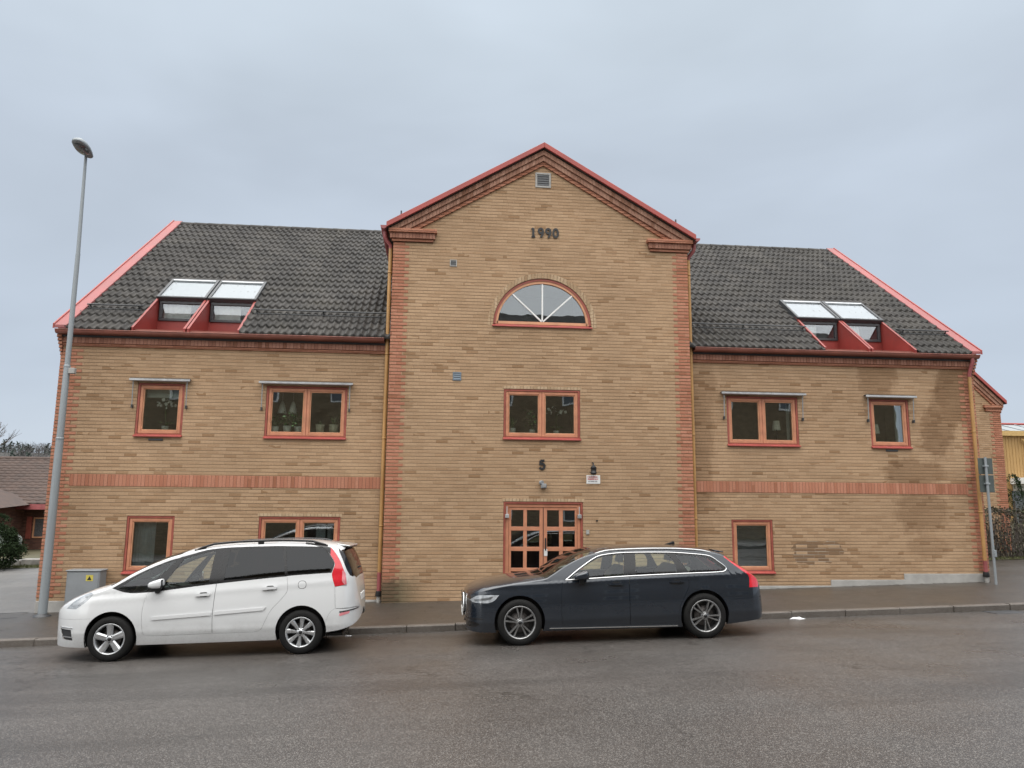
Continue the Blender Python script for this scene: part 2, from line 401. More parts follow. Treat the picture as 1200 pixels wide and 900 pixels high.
# road: falls to the kerb, crown in the middle
strip('road', M['road'], [-15.5, -14, -12, -10, -8.5, -7, -5, -4, -3.0], [-.20, -.12, -.04, .03, .055, .045, -.002, -.035, -.072])
strip('far_pavement', M['walk'], [-19.5, -15.65, -15.65], [-.02, -.06, -.3])
strip('pavement', M['walk'], [-2.9, -1.5, 0.02], [.036, .058, .086])
def build_kerbs():
    b = MB(); x = -60.
    while x < 60:
        L = random.uniform(.85, 1.15); x1 = x+L; dz = random.uniform(-.006, .006); dy = random.uniform(-.008, .008)
        y0, y1 = -3.045+dy, -2.895
        pr = [(y0, -.2), (y0, .030), (y0+.018, .044), (y1, .044), (y1, -.2)]
        vs = [(xx, y, gx(xx)+z+(dz if z > 0 else 0)) for xx in (x+.004, x1-.004) for y, z in pr]
        b.add(vs, [(0, 1, 6, 5), (1, 2, 7, 6), (2, 3, 8, 7), (0, 1, 2, 3, 4), (5, 6, 7, 8, 9)])
        x = x1
    struct(b.build('kerb', M['kerb'], bevel=.006))
    b = MB(); x = -60.
    while x < 60:
        b.add([(xx, y, gx(xx)+z) for xx in (x+.004, x+.996) for y, z in [(-15.66, -.3), (-15.66, -.05), (-15.5, -.05), (-15.5, -.3)]], [(0, 1, 5, 4), (1, 2, 6, 5), (2, 3, 7, 6), (0, 1, 2, 3), (4, 5, 6, 7)])
        x += 1
    struct(b.build('far_kerb', M['kerb']))
build_kerbs()
strip('driveway', M['drive'], [.022, 6, 12.2], [.0862, .09, .09], -60, -8.245)
strip('side_street', M['walk'], [.022, 2.5, 4.85], [.0862, .09, .09], 12.9, 60)
def joints():
    b = MB()
    for pts in ([(-8.3, -.55), (-9.6, -1.1), (-11.2, -2.0), (-12.8, -2.7)], [(-8.4, .1), (-10, -.05), (-14, -.1), (-20, .1)]):
        for (x0, y0), (x1, y1) in zip(pts, pts[1:]):
            z = lambda x, y: gx(x)+(.036+.05*(y+2.9)/2.92 if y < 0 else .087)+.004
            b.quad((x0, y0-.02, z(x0, y0-.02)), (x1, y1-.02, z(x1, y1-.02)), (x1, y1+.02, z(x1, y1+.02)), (x0, y0+.02, z(x0, y0+.02)))
    struct(b.build('pavement_joint', M['black']))
joints()

# ------------------------------------------------------------------ the brick building
B = thing('brick_building', 'yellow brick office building with red trimmed central gable bay and dark tiled wings', 'building', (OX, 0, 0))
def P(mb, name, mat, parent=B, **k): return mb.build(name, M[mat] if isinstance(mat, str) else mat, parent, world=True, **k)

def cdt_fill(outer, holes, pts=()):
    vs = [Vector(p) for p in outer]; es = [(i, (i+1) % len(outer)) for i in range(len(outer))]
    for h in holes:
        b = len(vs); vs += [Vector(p) for p in h]; es += [(b+i, b+(i+1) % len(h)) for i in range(len(h))]
    vs += [Vector(p) for p in pts]
    v, e, f, *_ = delaunay_2d_cdt(vs, es, [], 0, 1e-6)
    out = []
    for t in f:
        c = (v[t[0]]+v[t[1]]+v[t[2]])/3
        if inpoly(c, outer) and not any(inpoly(c, h) for h in holes): out.append(tuple(t))
    return [tuple(p) for p in v], out
def inpoly(p, poly):
    x, y = p[0], p[1]; r = False; j = len(poly)-1
    for i in range(len(poly)):
        xi, yi = poly[i][0], poly[i][1]; xj, yj = poly[j][0], poly[j][1]
        if (yi > y) != (yj > y) and x < (xj-xi)*(y-yi)/(yj-yi)+xi: r = not r
        j = i
    return r
def wall(name, mat, outer, holes, y, depth=.17, parent=B):
    v, f = cdt_fill(outer, holes); b = MB()
    b.add([(p[0], y, p[1]) for p in v], [tuple(t) for t in f])
    for h in holes:
        n = len(h)
        for i in range(n):
            p, q = h[i], h[(i+1) % n]
            b.add([(p[0], y, p[1]), (q[0], y, q[1]), (q[0], y+depth, q[1]), (p[0], y+depth, p[1])], [(0, 1, 2, 3)])
    return P(b, name, mat, parent)
def rect(x0, x1, z0, z1): return [(x0, z0), (x1, z0), (x1, z1), (x0, z1)]

YB = -.25                                        # face of the central bay
UP = (3.54, 4.70); LO = (.65, 1.84)
wins = dict(ul1=(-6.58, -5.59, *UP), ul2=(-3.85, -2.08, *UP), ur1=(6.66, 8.40, *UP), ur2=(10.18, 11.17, *UP),
            ll1=(-6.58, -5.60, *LO), ll2=(-3.85, -2.12, *LO), lr1=(6.68, 7.66, *LO), ub=(1.40, 3.14, 3.585, 4.71))
arch_c, arch_r = (2.275, 6.165), 1.137
archpoly = [(arch_c[0]+arch_r*math.cos(a), arch_c[1]+arch_r*math.sin(a)) for a in np.linspace(0, math.pi, 49)]
door = (1.42, 3.19, .10, 2.205)
wall('wall', 'brick', [(-8.24, .09), (-1.16, .09), (-1.16, 5.62), (-8.24, 5.62)], [rect(*wins[k]) for k in ('ul1', 'ul2', 'll1', 'll2')], 0)
wall('wall', 'brick', [(5.72, .365), (8.98, .365), (8.98, .495), (10.76, .495), (10.76, .63), (12.88, .63), (12.88, 5.62), (5.72, 5.62)], [rect(*wins[k]) for k in ('ur1', 'ur2', 'lr1')], 0)
wall('wall', 'brick_bay', [(-1.16, -.1), (5.72, -.1), (5.72, 8.33), (2.28, 10.34), (-1.16, 8.33)], [rect(*wins['ub']), archpoly, rect(*door)], YB)
def other_walls():
    b = MB()
    for x, y0 in ((-1.16, YB), (5.72, YB)): b.quad((x, y0, -.1), (x, 8, -.1), (x, 8, 8.33), (x, y0, 8.33))
    for x in (-8.24, 12.88):
        b.add([(x, 0, -.3), (x, 12.1, -.3), (x, 12.1, 5.75), (x, 6.06, 10.3), (x, 0, 5.75)], [(0, 1, 2, 3, 4)])
    b.quad((-8.24, 12.1, -.3), (12.88, 12.1, -.3), (12.88, 12.1, 5.7), (-8.24, 12.1, 5.7))
    P(b, 'wall', 'brick')
    b = MB()
    b.prism([(5.73, .0), (12.87, .2), (12.87, .628), (10.765, .628), (10.765, .493), (8.985, .493), (8.985, .363), (5.73, .363)], -.012, .2, 'y'); P(b, 'plinth', 'concrete', bevel=.008); b = MB()
    b.box(-8.25, -1.17, -.014, .2, -.4, .088); P(b, 'plinth', 'concrete', bevel=.008)
other_walls()

def string_course(x0, x1): P(MB().box(x0, x1, -.010, .05, 2.455, 2.705), 'string_course', 'soldier', bevel=.003)
string_course(-7.82, -1.165); string_course(5.725, 12.52)
def quoin(x, s, w1, w2, y, z0, z1, mat='red_brick', proud=.006):
    """toothed red brick corner: s=+1 grows to the right of x"""
    b = MB(); z = math.ceil(z0/.0752)*.0752; k = 0
    while z < z1-.05:
        w = w1 if k % 2 else w2
        b.box(x-s*.004, x+s*w, y-proud-random.uniform(0, .004), y+.06, z+.009, z+.068); z += .0752; k += 1
    return P(b, 'quoin', mat)
quoin(-1.16, 1, .36, .265, YB, -.05, 8.05, 'red_brick_bay'); quoin(5.72, -1, .36, .265, YB, -.05, 8.05)
quoin(-8.24, 1, .46, .33, 0, .1, 5.45); quoin(12.88, -1, .38, .25, 0, .64, 5.45)
def wing_cornice(x0, x1):
    b = MB().box(x0, x1, -.075, .02, 5.535, 5.66); P(b, 'cornice', 'dark_soldier')
    b = MB().box(x0, x1, -.045, .02, 5.475, 5.531); P(b, 'cornice', 'red_brick', bevel=.003)
    P(MB().box(x0, x1, -.10, .02, 5.664, 5.71), 'eaves_board', 'dark_metal')
wing_cornice(-8.27, -1.165); wing_cornice(5.725, 12.91)
def corner_corbels():
    # stepped brick corbels under the verge at the two outer corners
    for x, s in ((-8.24, -1), (12.88, 1)):
        b = MB()
        for k in range(7): b.box(x-s*.03, x+s*(.012+.010*k), -.02-.022*k, .6, 5.26+.0752*k+.006, 5.26+.0752*(k+1)-.006)
        P(b, 'corbel', 'red_brick')
corner_corbels()

def chevron(d0, d1, half, cz=10.53, cx=2.28, sl=.5866):
    """band under the gable roof line between vertical depths d0 and d1"""
    zl = lambda d: cz-d-half*sl
    return [(cx-half, zl(d1)), (cx, cz-d1), (cx+half, zl(d1)), (cx+half, zl(d0)), (cx, cz-d0), (cx-half, zl(d0))]
def gable_trim():
    # keep convex halves: build each band as two prisms meeting at the ridge
    def band(name, mat, d0, d1, half, pr, y1=YB+.03, **k):
        b = MB(); c = chevron(d0, d1, half)
        b.prism([c[0], c[1], c[4], c[5]], YB-pr, y1, 'y'); b.prism([c[1], c[2], c[3], c[4]], YB-pr, y1, 'y')
        return P(b, name, mat, **k)
    band('gable_cornice', 'rake_brick', .128, .245, 3.50, .135)
    band('gable_cornice', 'rake_brick', .249, .375, 3.47, .09)
    band('gable_cornice', 'red_brick', .379, .475, 3.44, .045)
    g = band('roof', 'tile', .03, .12, 3.59, .19, y1=9.5)
    b = MB(); c = chevron(-.02, .105, 3.60)
    b.prism([c[0], c[1], c[4], c[5]], YB-.235, YB-.10, 'y'); b.prism([c[1], c[2], c[3], c[4]], YB-.235, YB-.10, 'y')
    P(b, 'verge', 'red_metal', g, bevel=.006)
    for x in (-1.0, 5.42):                      # small pins standing on the verge
        z = 10.53-abs(x-2.28)*.5866
        P(MB().tube([(x, YB-.15, z), (x, YB-.15, z+.13)], .018, 6), 'snow_guard', 'dark_metal', g)
    for s in (-1, 1):
        X = lambda a: 2.28+s*a
        b = MB(); b.box(X(3.55), X(2.46), YB-.15, YB+.03, 8.245, 8.33); b.box(X(3.48), X(2.54), YB-.05, YB+.03, 8.05, 8.112); P(b, 'cornice_return', 'red_brick', bevel=.004)
        b = MB(); b.box(X(3.52), X(2.50), YB-.10, YB+.03, 8.116, 8.241); P(b, 'cornice_return', 'dark_soldier')
gable_trim()

# ---- roofs of the wings: real pantile relief
ROOF_Y0, ROOF_Y1, ROOF_T = -.25, 6.06, .7473
def rz(y): return 5.832+ROOF_T*(y+.20)
cosr, sinr = 1/math.sqrt(1+ROOF_T**2), ROOF_T/math.sqrt(1+ROOF_T**2)
def tile_roof(name, x0, x1, notches, parent=B):
    per = .165; k = 10; nx = int(round((x1-x0)/per*k)); xs = [x0+i*(x1-x0)/nx for i in range(nx+1)]
    wave = [.054*(.5+.5*math.cos(2*math.pi*(x/per)+.55*math.sin(2*math.pi*x/per)))**.8 for x in xs]
    rows = 21; L = (ROOF_Y1-ROOF_Y0)/rows; b = MB(); vs = []; lines = []
    for r in range(rows):
        y0 = ROOF_Y0+r*L
        for dy, h in ((0, -.02), (.004, .024), (.03, .034), (L*.5, .016), (L-.001, -.004)): lines.append((y0+dy, h))
    n = len(xs); jit = {}
    for y, h in lines:
        r = int((y-ROOF_Y0)/L)
        for i, x in enumerate(xs):
            j = jit.setdefault((r, int((x-x0)/(per*2))), random.uniform(-.006, .009)); hh = h+(wave[i] if h > -.01 else wave[i]*.2)+(j if h > 0 else 0)
            vs.append((x, y-sinr*hh, rz(y)+cosr*hh))
    fs = []
    for l in range(len(lines)-1):
        ym = (lines[l][0]+lines[l+1][0])/2
        for i in range(n-1):
            xm = (xs[i]+xs[i+1])/2
            if any(a < xm < c and ym < d for a, c, d in notches): continue
            fs.append((l*n+i, l*n+i+1, (l+1)*n+i+1, (l+1)*n+i))
    b.add(vs, fs, True)
    o = P(b, name, 'tile', parent)
    # ridge tiles
    rb = MB(); x = x0
    while x < x1-.05:
        e = min(x+.42, x1); rb.tube([(x, ROOF_Y1, rz(ROOF_Y1)-.02), (e-.012, ROOF_Y1, rz(ROOF_Y1)-.03)], .11, 12); x = e
    P(rb, 'ridge_cap', 'tile', o)
    back = MB().quad((x0, ROOF_Y1, rz(ROOF_Y1)), (x1, ROOF_Y1, rz(ROOF_Y1)), (x1, 12.4, 5.75), (x0, 12.4, 5.75)); P(back, 'rear_slope', 'tile', o)
    return o
NY = 1.13
roofL = tile_roof('roof', -8.10, -1.165, [(-6.75, -4.45, NY)])
roofR = tile_roof('roof', 5.725, 12.74, [(9.02, 11.35, NY)])
def verge(x0, x1, parent):
    b = MB(); pts = [(ROOF_Y0-.03, rz(ROOF_Y0-.03)+.11), (ROOF_Y1+.03, rz(ROOF_Y1+.03)+.11), (ROOF_Y1+.03, rz(ROOF_Y1)-.05), (ROOF_Y0-.03, rz(ROOF_Y0-.03)+.035)]
    b.prism(pts, x0, x1, 'x'); b.quad((x0, ROOF_Y1+.03, rz(ROOF_Y1)+.13), (x1, ROOF_Y1+.03, rz(ROOF_Y1)+.13), (x1, 12.4, 5.85), (x0, 12.4, 5.85))
    lip = MB(); xo = x0 if parent is roofL else x1; s = 1 if parent is roofL else -1
    o = P(b, 'verge', 'red_fade', parent, bevel=.012, seg=2)
    lip.prism([(ROOF_Y0-.035, rz(ROOF_Y0-.03)+.135), (ROOF_Y1+.03, rz(ROOF_Y1+.03)+.135), (ROOF_Y1+.03, rz(ROOF_Y1+.03)+.05), (ROOF_Y0-.035, rz(ROOF_Y0-.03)+.03)], xo-.012*s, xo+.02*s, 'x')
    P(lip, 'verge_lip', 'red_metal', parent)
verge(-8.32, -8.06, roofL); verge(12.70, 12.96, roofR)

def snow_guard(x0, x1, parent):
    b = MB(); y = .48; z = rz(y)+.20
    b.tube([(x0, y, z), (x1, y, z)], .016, 8); b.tube([(x0, y+.03, z-.09), (x1, y+.03, z-.09)], .012, 8)
    n = max(2, int((x1-x0)/1.15)+1)
    for i in range(n):
        x = x0+.06+(x1-x0-.12)*i/(n-1); b.tube([(x, y+.10, rz(y+.1)+.03), (x, y, z+.01)], .017, 6); b.tube([(x, y+.32, rz(y+.32)+.05), (x, y, z)], .013, 6)
    P(b, 'snow_guard', 'dark_metal', parent)
snow_guard(-8.02, -6.85, roofL); snow_guard(-4.35, -1.2, roofL); snow_guard(5.76, 8.95, roofR); snow_guard(11.45, 12.70, roofR)

def dormer(x0, x1, parent, shade=True):
    """cut-in dormer: upright window between red sheet cheeks with a skylight above"""
    d = MB(); yw = NY; zf0, zf1 = rz(-.25)-.01, 6.03
    d.box(x0+.02, x1-.02, yw, yw+.04, zf1-.02, 6.35)
    d.add([(x0, -.22, zf0), (x1, -.22, zf0), (x1, yw, zf1), (x0, yw, zf1)], [(0, 1, 2, 3)])
    for xa, xb in ((x0, x0+.035), (x1-.035, x1)):
        d.prism([(-.22, zf0-.03), (yw+.05, zf1-.06), (yw+.05, rz(yw+.05)+.085), (-.22, rz(-.22)+.06)], xa, xb, 'x')
        d.prism([(-.225, rz(-.225)+.061), (yw+.06, rz(yw+.06)+.086), (yw+.06, rz(yw+.06)+.094), (-.225, rz(-.225)+.070)], xa-.008, xb+.008, 'x')
    o = P(d, 'dormer', 'cheek_red', parent)
    zt = rz(yw)+.07; zb = 6.35; xa, xb = x0+.06, x1-.06
    f = MB()
    f.box(xa, xb, yw-.03, yw+.06, zb, zb+.06); f.box(xa, xb, yw-.03, yw+.06, zt-.13, zt); f.box(xa, xa+.06, yw-.03, yw+.06, zb+.06, zt-.13); f.box(xb-.06, xb, yw-.03, yw+.06, zb+.06, zt-.13)
    f.box(xa-.05, xb+.05, yw-.10, yw+.03, zt, zt+.035)
    fo = P(f, 'window_frame', 'dark_metal', o, bevel=.006)
    P(MB().box(xa+.06, xb-.06, yw+.01, yw+.016, zb+.06, zt-.13), 'pane', 'glass_sky', o)
    # skylight on the slope
    y0, y1, h = yw-.02, 2.08, .135
    def S(x, y, e): return (x, y-sinr*e, rz(y)+cosr*e)
    f = MB()
    def bar(xa, xb, ya, yb, e0, e1):
        vs = [S(xa, ya, e0), S(xb, ya, e0), S(xb, yb, e0), S(xa, yb, e0), S(xa, ya, e1), S(xb, ya, e1), S(xb, yb, e1), S(xa, yb, e1)]
        f.add(vs, [(0, 3, 2, 1), (4, 5, 6, 7), (0, 1, 5, 4), (1, 2, 6, 5), (2, 3, 7, 6), (3, 0, 4, 7)])
    bar(x0-.005, x0+.055, y0, y1, .0, h); bar(x1-.055, x1+.005, y0, y1, .0, h); bar(x0+.055, x1-.055, y1-.07, y1, .0, h); bar(x0+.055, x1-.055, y0, y0+.045, .0, h)
    P(f, 'skylight_frame', 'dark_metal', o, bevel=.006)
    f = MB(); bar(x0+.055, x1-.055, y1-.12, y1-.075, .05, h+.012); P(f, 'skylight_rail', 'alu', o)
    f = MB(); f.quad(S(x0+.05, y0+.04, h-.02), S(x1-.05, y0+.04, h-.02), S(x1-.05, y1-.06, h-.02), S(x0+.05, y1-.06, h-.02)); P(f, 'skylight_pane', 'glass_sky', o)
    f = MB(); f.quad(S(x0+.05, y0+.04, h-.05), S(x1-.05, y0+.04, h-.05), S(x1-.05, y1-.06, h-.05), S(x0+.05, y1-.06, h-.05)); P(f, 'blind', 'blind', o)
    # little attic room and its curtain
    f = MB(); f.quad((x0, 2.9, 5.9), (x1, 2.9, 5.9), (x1, 2.9, 7.8), (x0, 2.9, 7.8)); f.quad((x0, yw+.1, 5.95), (x0, 2.9, 5.95), (x0, 2.9, 7.9), (x0, yw+.1, zt)); f.quad((x1, yw+.1, 5.95), (x1, 2.9, 5.95), (x1, 2.9, 7.9), (x1, yw+.1, zt)); f.quad((x0, yw+.1, 5.95), (x1, yw+.1, 5.95), (x1, 2.9, 5.95), (x0, 2.9, 5.95))
    P(f, 'room', 'blind', o)
    f = MB(); xs_ = np.linspace(xa+.07, xb-(.32 if shade else .50), 16); vs = []
    for z in (zb+.05, zt-.12): vs += [(x, yw+.10+.012*math.sin(i*1.7), z) for i, x in enumerate(xs_)]
    f.add(vs, [(i, i+1, 17+i, 16+i) for i in range(15)], True); P(f, 'curtain', 'shade', o)
dormer(-6.74, -5.61, roofL); dormer(-5.57, -4.46, roofL); dormer(9.03, 10.17, roofR, False); dormer(10.21, 11.34, roofR, False)

# ---- gutters and downpipes
def gutter(x0, x1):
    b = MB(); pr = [(-.20+.075*math.cos(a), 5.786+.082*math.sin(a)) for a in np.linspace(math.pi, 2*math.pi, 9)]
    inner = [(-.20+.065*math.cos(a), 5.786+.072*math.sin(a)) for a in np.linspace(2*math.pi, math.pi, 9)]
    b.prism(pr+inner, x0, x1, 'x', smooth=True)
    b.tube([(x0, -.277, 5.786), (x1, -.277, 5.786)], .011, 8)
    x = x0+.3
    g = P(b, 'gutter', 'gutter')
    P(MB().box(x0, x1, -.122, -.02, 5.705, 5.745).box(x0, x1, -.14, -.122, 5.70, 5.86), 'fascia', 'gutter', g)
    b = MB()
    while x < x1: b.box(x-.012, x+.012, -.285, -.125, 5.779, 5.791); x += .62
    P(b, 'gutter_bracket', 'gutter', g)
gutter(-8.29, -1.30); gutter(5.86, 12.92)
def downpipe(x, y, ztop, zbot, head, boot=.55):
    o = P(MB().tube([(x, y, zbot+.08+boot), (x, y, ztop)], .042, 14), 'downpipe', 'pipe')
    pts = [(x, y, ztop-.02)] + [tuple(p) for p in head]
    P(MB().tube(pts, .045, 12), 'swan_neck', 'pipe_red', o)
    b = MB().tube([(x, y, zbot+.20), (x, y, zbot+.08+boot)], .046, 12); P(b, 'boot', 'pipe_red', o)
    P(MB().tube([(x, y, zbot+.13), (x, y, zbot+.15), (x+.0, y-.0, zbot+.24)], [.07, .075, .06], 12), 'sleeve', 'black', o)
    P(MB().tube([(x, y, zbot-.06), (x, y, zbot+.13)], .045, 10), 'outlet', 'concrete', o)
    b = MB(); z = zbot+1.6
    while z < ztop-.3: b.lathe([(.047, z), (.05, z), (.05, z+.03), (.047, z+.03)], (x, y, 0), n=14); b.box(x-.008, x+.008, y+.03, y+.12, z, z+.03); z += 1.9
    P(b, 'pipe_bracket', 'pipe', o)
downpipe(-1.235, -.10, 7.95, gx(-1.2)+.08, [(-1.24, -.11, 8.0), (-1.345, -.16, 8.13), (-1.365, -.18, 8.2), (-1.365, -.18, 8.30)])
downpipe(5.80, -.10, 7.95, gx(5.8)+.08, [(5.805, -.11, 8.0), (5.905, -.16, 8.13), (5.925, -.18, 8.2), (5.925, -.18, 8.30)])
downpipe(12.72, -.10, 5.30, gx(12.7)+.08, [(12.72, -.11, 5.36), (12.75, -.16, 5.54), (12.76, -.20, 5.62), (12.76, -.20, 5.73)], boot=.42)
for s in (-1, 1):
    x = 2.28+s*3.67; b = MB()
    pr = [(x+.075*math.cos(a), 8.40+.08*math.sin(a)) for a in np.linspace(math.pi, 2*math.pi, 9)]
    b.prism(pr, YB-.1, 4., 'y', smooth=True); P(b, 'gutter', 'pipe_red')

# ---- windows
def bars(b, x0, x1, z0, z1, w, y0, y1, wb=None, wt=None):
    wb = wb or w; wt = wt or w
    b.box(x0, x0+w, y0, y1, z0, z1); b.box(x1-w, x1, y0, y1, z0, z1); b.box(x0+w, x1-w, y0, y1, z0, z0+wb); b.box(x0+w, x1-w, y0, y1, z1-wt, z1); return b
def window(key, yf=0., n=1, glass='glass', ledge=True, header=False):
    x0, x1, z0, z1 = wins[key]
    w = P(bars(MB(), x0+.003, x1-.003, z0+.003, z1-.003, .045, yf+.012, yf+.13, wb=.05), 'window', 'red_wood', bevel=.004)
    xs = [x0+.048, x1-.048] if n == 1 else [x0+.048, (x0+x1)/2, x1-.048]
    for a, c in zip(xs, xs[1:]):
        a += .004; c -= .004; s0, s1 = z0+.058, z1-.052
        s = P(bars(MB(), a, c, s0, s1, .062, yf+.028, yf+.11), 'sash', 'orange_wood', w, bevel=.006)
        P(bars(MB(), a+.064, c-.064, s0+.064, s1-.064, .020, yf+.040, yf+.10), 'glazing_bead', 'pale_wood', w, bevel=.006)
        P(MB().box(a+.075, c-.075, yf+.072, yf+.078, s0+.075, s1-.075), 'pane', glass, w)
    if n == 2: P(MB().box((x0+x1)/2-.004, (x0+x1)/2+.004, yf+.04, yf+.11, z0+.055, z1-.05), 'mullion', 'red_wood', w)
    sl = MB().prism([(yf-.055, z0-.022), (yf-.055, z0+.002), (yf+.02, z0+.035), (yf+.02, z0-.005)], x0-.012, x1+.012, 'x'); P(sl, 'sill', 'red_metal', w, bevel=.003)
    if ledge: P(MB().box(x0-.02, x1+.02, yf+.135, yf+.36, z0-.02, z0+.115), 'window_board', 'white', w)
    if header: P(MB().box(x0-.03, x1+.03, yf-.003, yf+.01, z1+.006, z1+.068), 'lintel', 'header', w)
    return w
W = {k: window(k, YB if k == 'ub' else 0., 1 if k in ('ul1', 'ur2', 'll1', 'lr1') else 2, 'glass_low' if k[0] == 'l' else 'glass', header=k in ('ub', 'll2')) for k in wins}
def awning(x0, x1, armL=.58):
    z = 4.765
    b = MB().box(x0, x1, -.12, -.012, z, z+.025); o = P(b, 'awning', 'dark_metal', bevel=.008)
    P(MB().tube([(x0+.03, -.072, z-.018), (x1-.03, -.072, z-.018)], .024, 12), 'fabric_roll', 'alu', o)
    P(MB().box(x0-.006, x1+.006, -.145, -.122, z-.036, z+.008), 'front_bar', 'alu', o, bevel=.006)
    for x in (x0+.065, x1-.065):
        P(MB().tube([(x, -.09, z-.03), (x, -.06, z-armL)], .010, 8), 'arm', 'galv', o)
        P(MB().box(x-.015, x+.015, -.08, -.004, z-armL-.045, z-armL+.02), 'arm_bracket', 'dark_metal', o)
awning(-6.72, -5.46); awning(-3.99, -1.96); awning(6.51, 8.55); awning(10.04, 11.31)
for x0, x1, z in ((-6.27, -5.97, 3.44), (10.52, 10.82, 3.45)):
    P(MB().box(x0, x1, -.02, .0, z, z+.045), 'air_slot', 'dark_metal', bevel=.004)

def arched_window():
    cx, cz = arch_c; r = arch_r; y = YB
    def ring(b, r0, r1, y0, y1, z0):
        a = np.linspace(0, math.pi, 49); n = len(a)
        vs = []
        for yy in (y0, y1):
            for rr in (r0, r1):
                for t in a: vs.append((cx+rr*math.cos(t), yy, max(cz+z0, cz+z0+rr*math.sin(t)*(1-z0/rr))))
        fs = []
        for i in range(n-1):
            fs += [(i, i+1, n+i+1, n+i), (i, i+1, 2*n+i+1, 2*n+i), (n+i, n+i+1, 3*n+i+1, 3*n+i), (2*n+i, 2*n+i+1, 3*n+i+1, 3*n+i)]
        return b.add(vs, fs)
    b = ring(MB(), r-.055, r-.003, y+.02, y+.14, .0); b.box(cx-r+.003, cx+r-.003, y+.02, y+.14, cz+.002, cz+.05)
    w = P(b, 'window', 'red_wood')
    b = ring(MB(), r-.115, r-.058, y+.035, y+.11, .05); b.box(cx-r+.09, cx+r-.09, y+.035, y+.11, cz+.052, cz+.115); P(b, 'sash', 'pale_wood', w)
    pts = [(cx+(r-.11)*math.cos(t), cz+.05+(r-.13)*math.sin(t)) for t in np.linspace(0, math.pi, 40)]
    P(MB().prism(pts, y+.070, y+.076, 'y'), 'pane', 'glass_arch', w)
    for ang in (90, 43, 137):
        t = R(ang); d = Vector((math.cos(t), math.sin(t))); p = Vector((cx, cz+.115)); e = p+d*(r-.20 if ang == 90 else r-.17); nrm = Vector((-d.y, d.x))*.016
        P(MB().prism([tuple(p-nrm), tuple(e-nrm), tuple(e+nrm), tuple(p+nrm)], y+.045, y+.068, 'y'), 'glazing_bar', 'white', w)
    sl = MB().prism([(y-.05, cz-.03), (y-.05, cz-.004), (y+.02, cz+.03), (y+.02, cz-.01)], cx-r-.02, cx+r+.02, 'x'); P(sl, 'sill', 'red_metal', w, bevel=.003)
    b = MB(); n = 46
    for i in range(n):
        a0 = math.pi*(i+.07)/n; a1 = math.pi*(i+.93)/n; am = (a0+a1)/2; p = random.uniform(.003, .007)
        q = [(cx+rr*math.cos(a), cz+rr*math.sin(a)) for rr, a in ((r+.006, a0), (r+.125, a0), (r+.125, a1), (r+.006, a1))]
        b.prism(q, y-p, y+.02, 'y')
    P(b, 'brick_arch', 'header', w)
    P(MB().box(cx-1.3, cx+1.3, y+.14, y+.42, cz-.03, cz+.05), 'window_board', 'white', w)
arched_window()

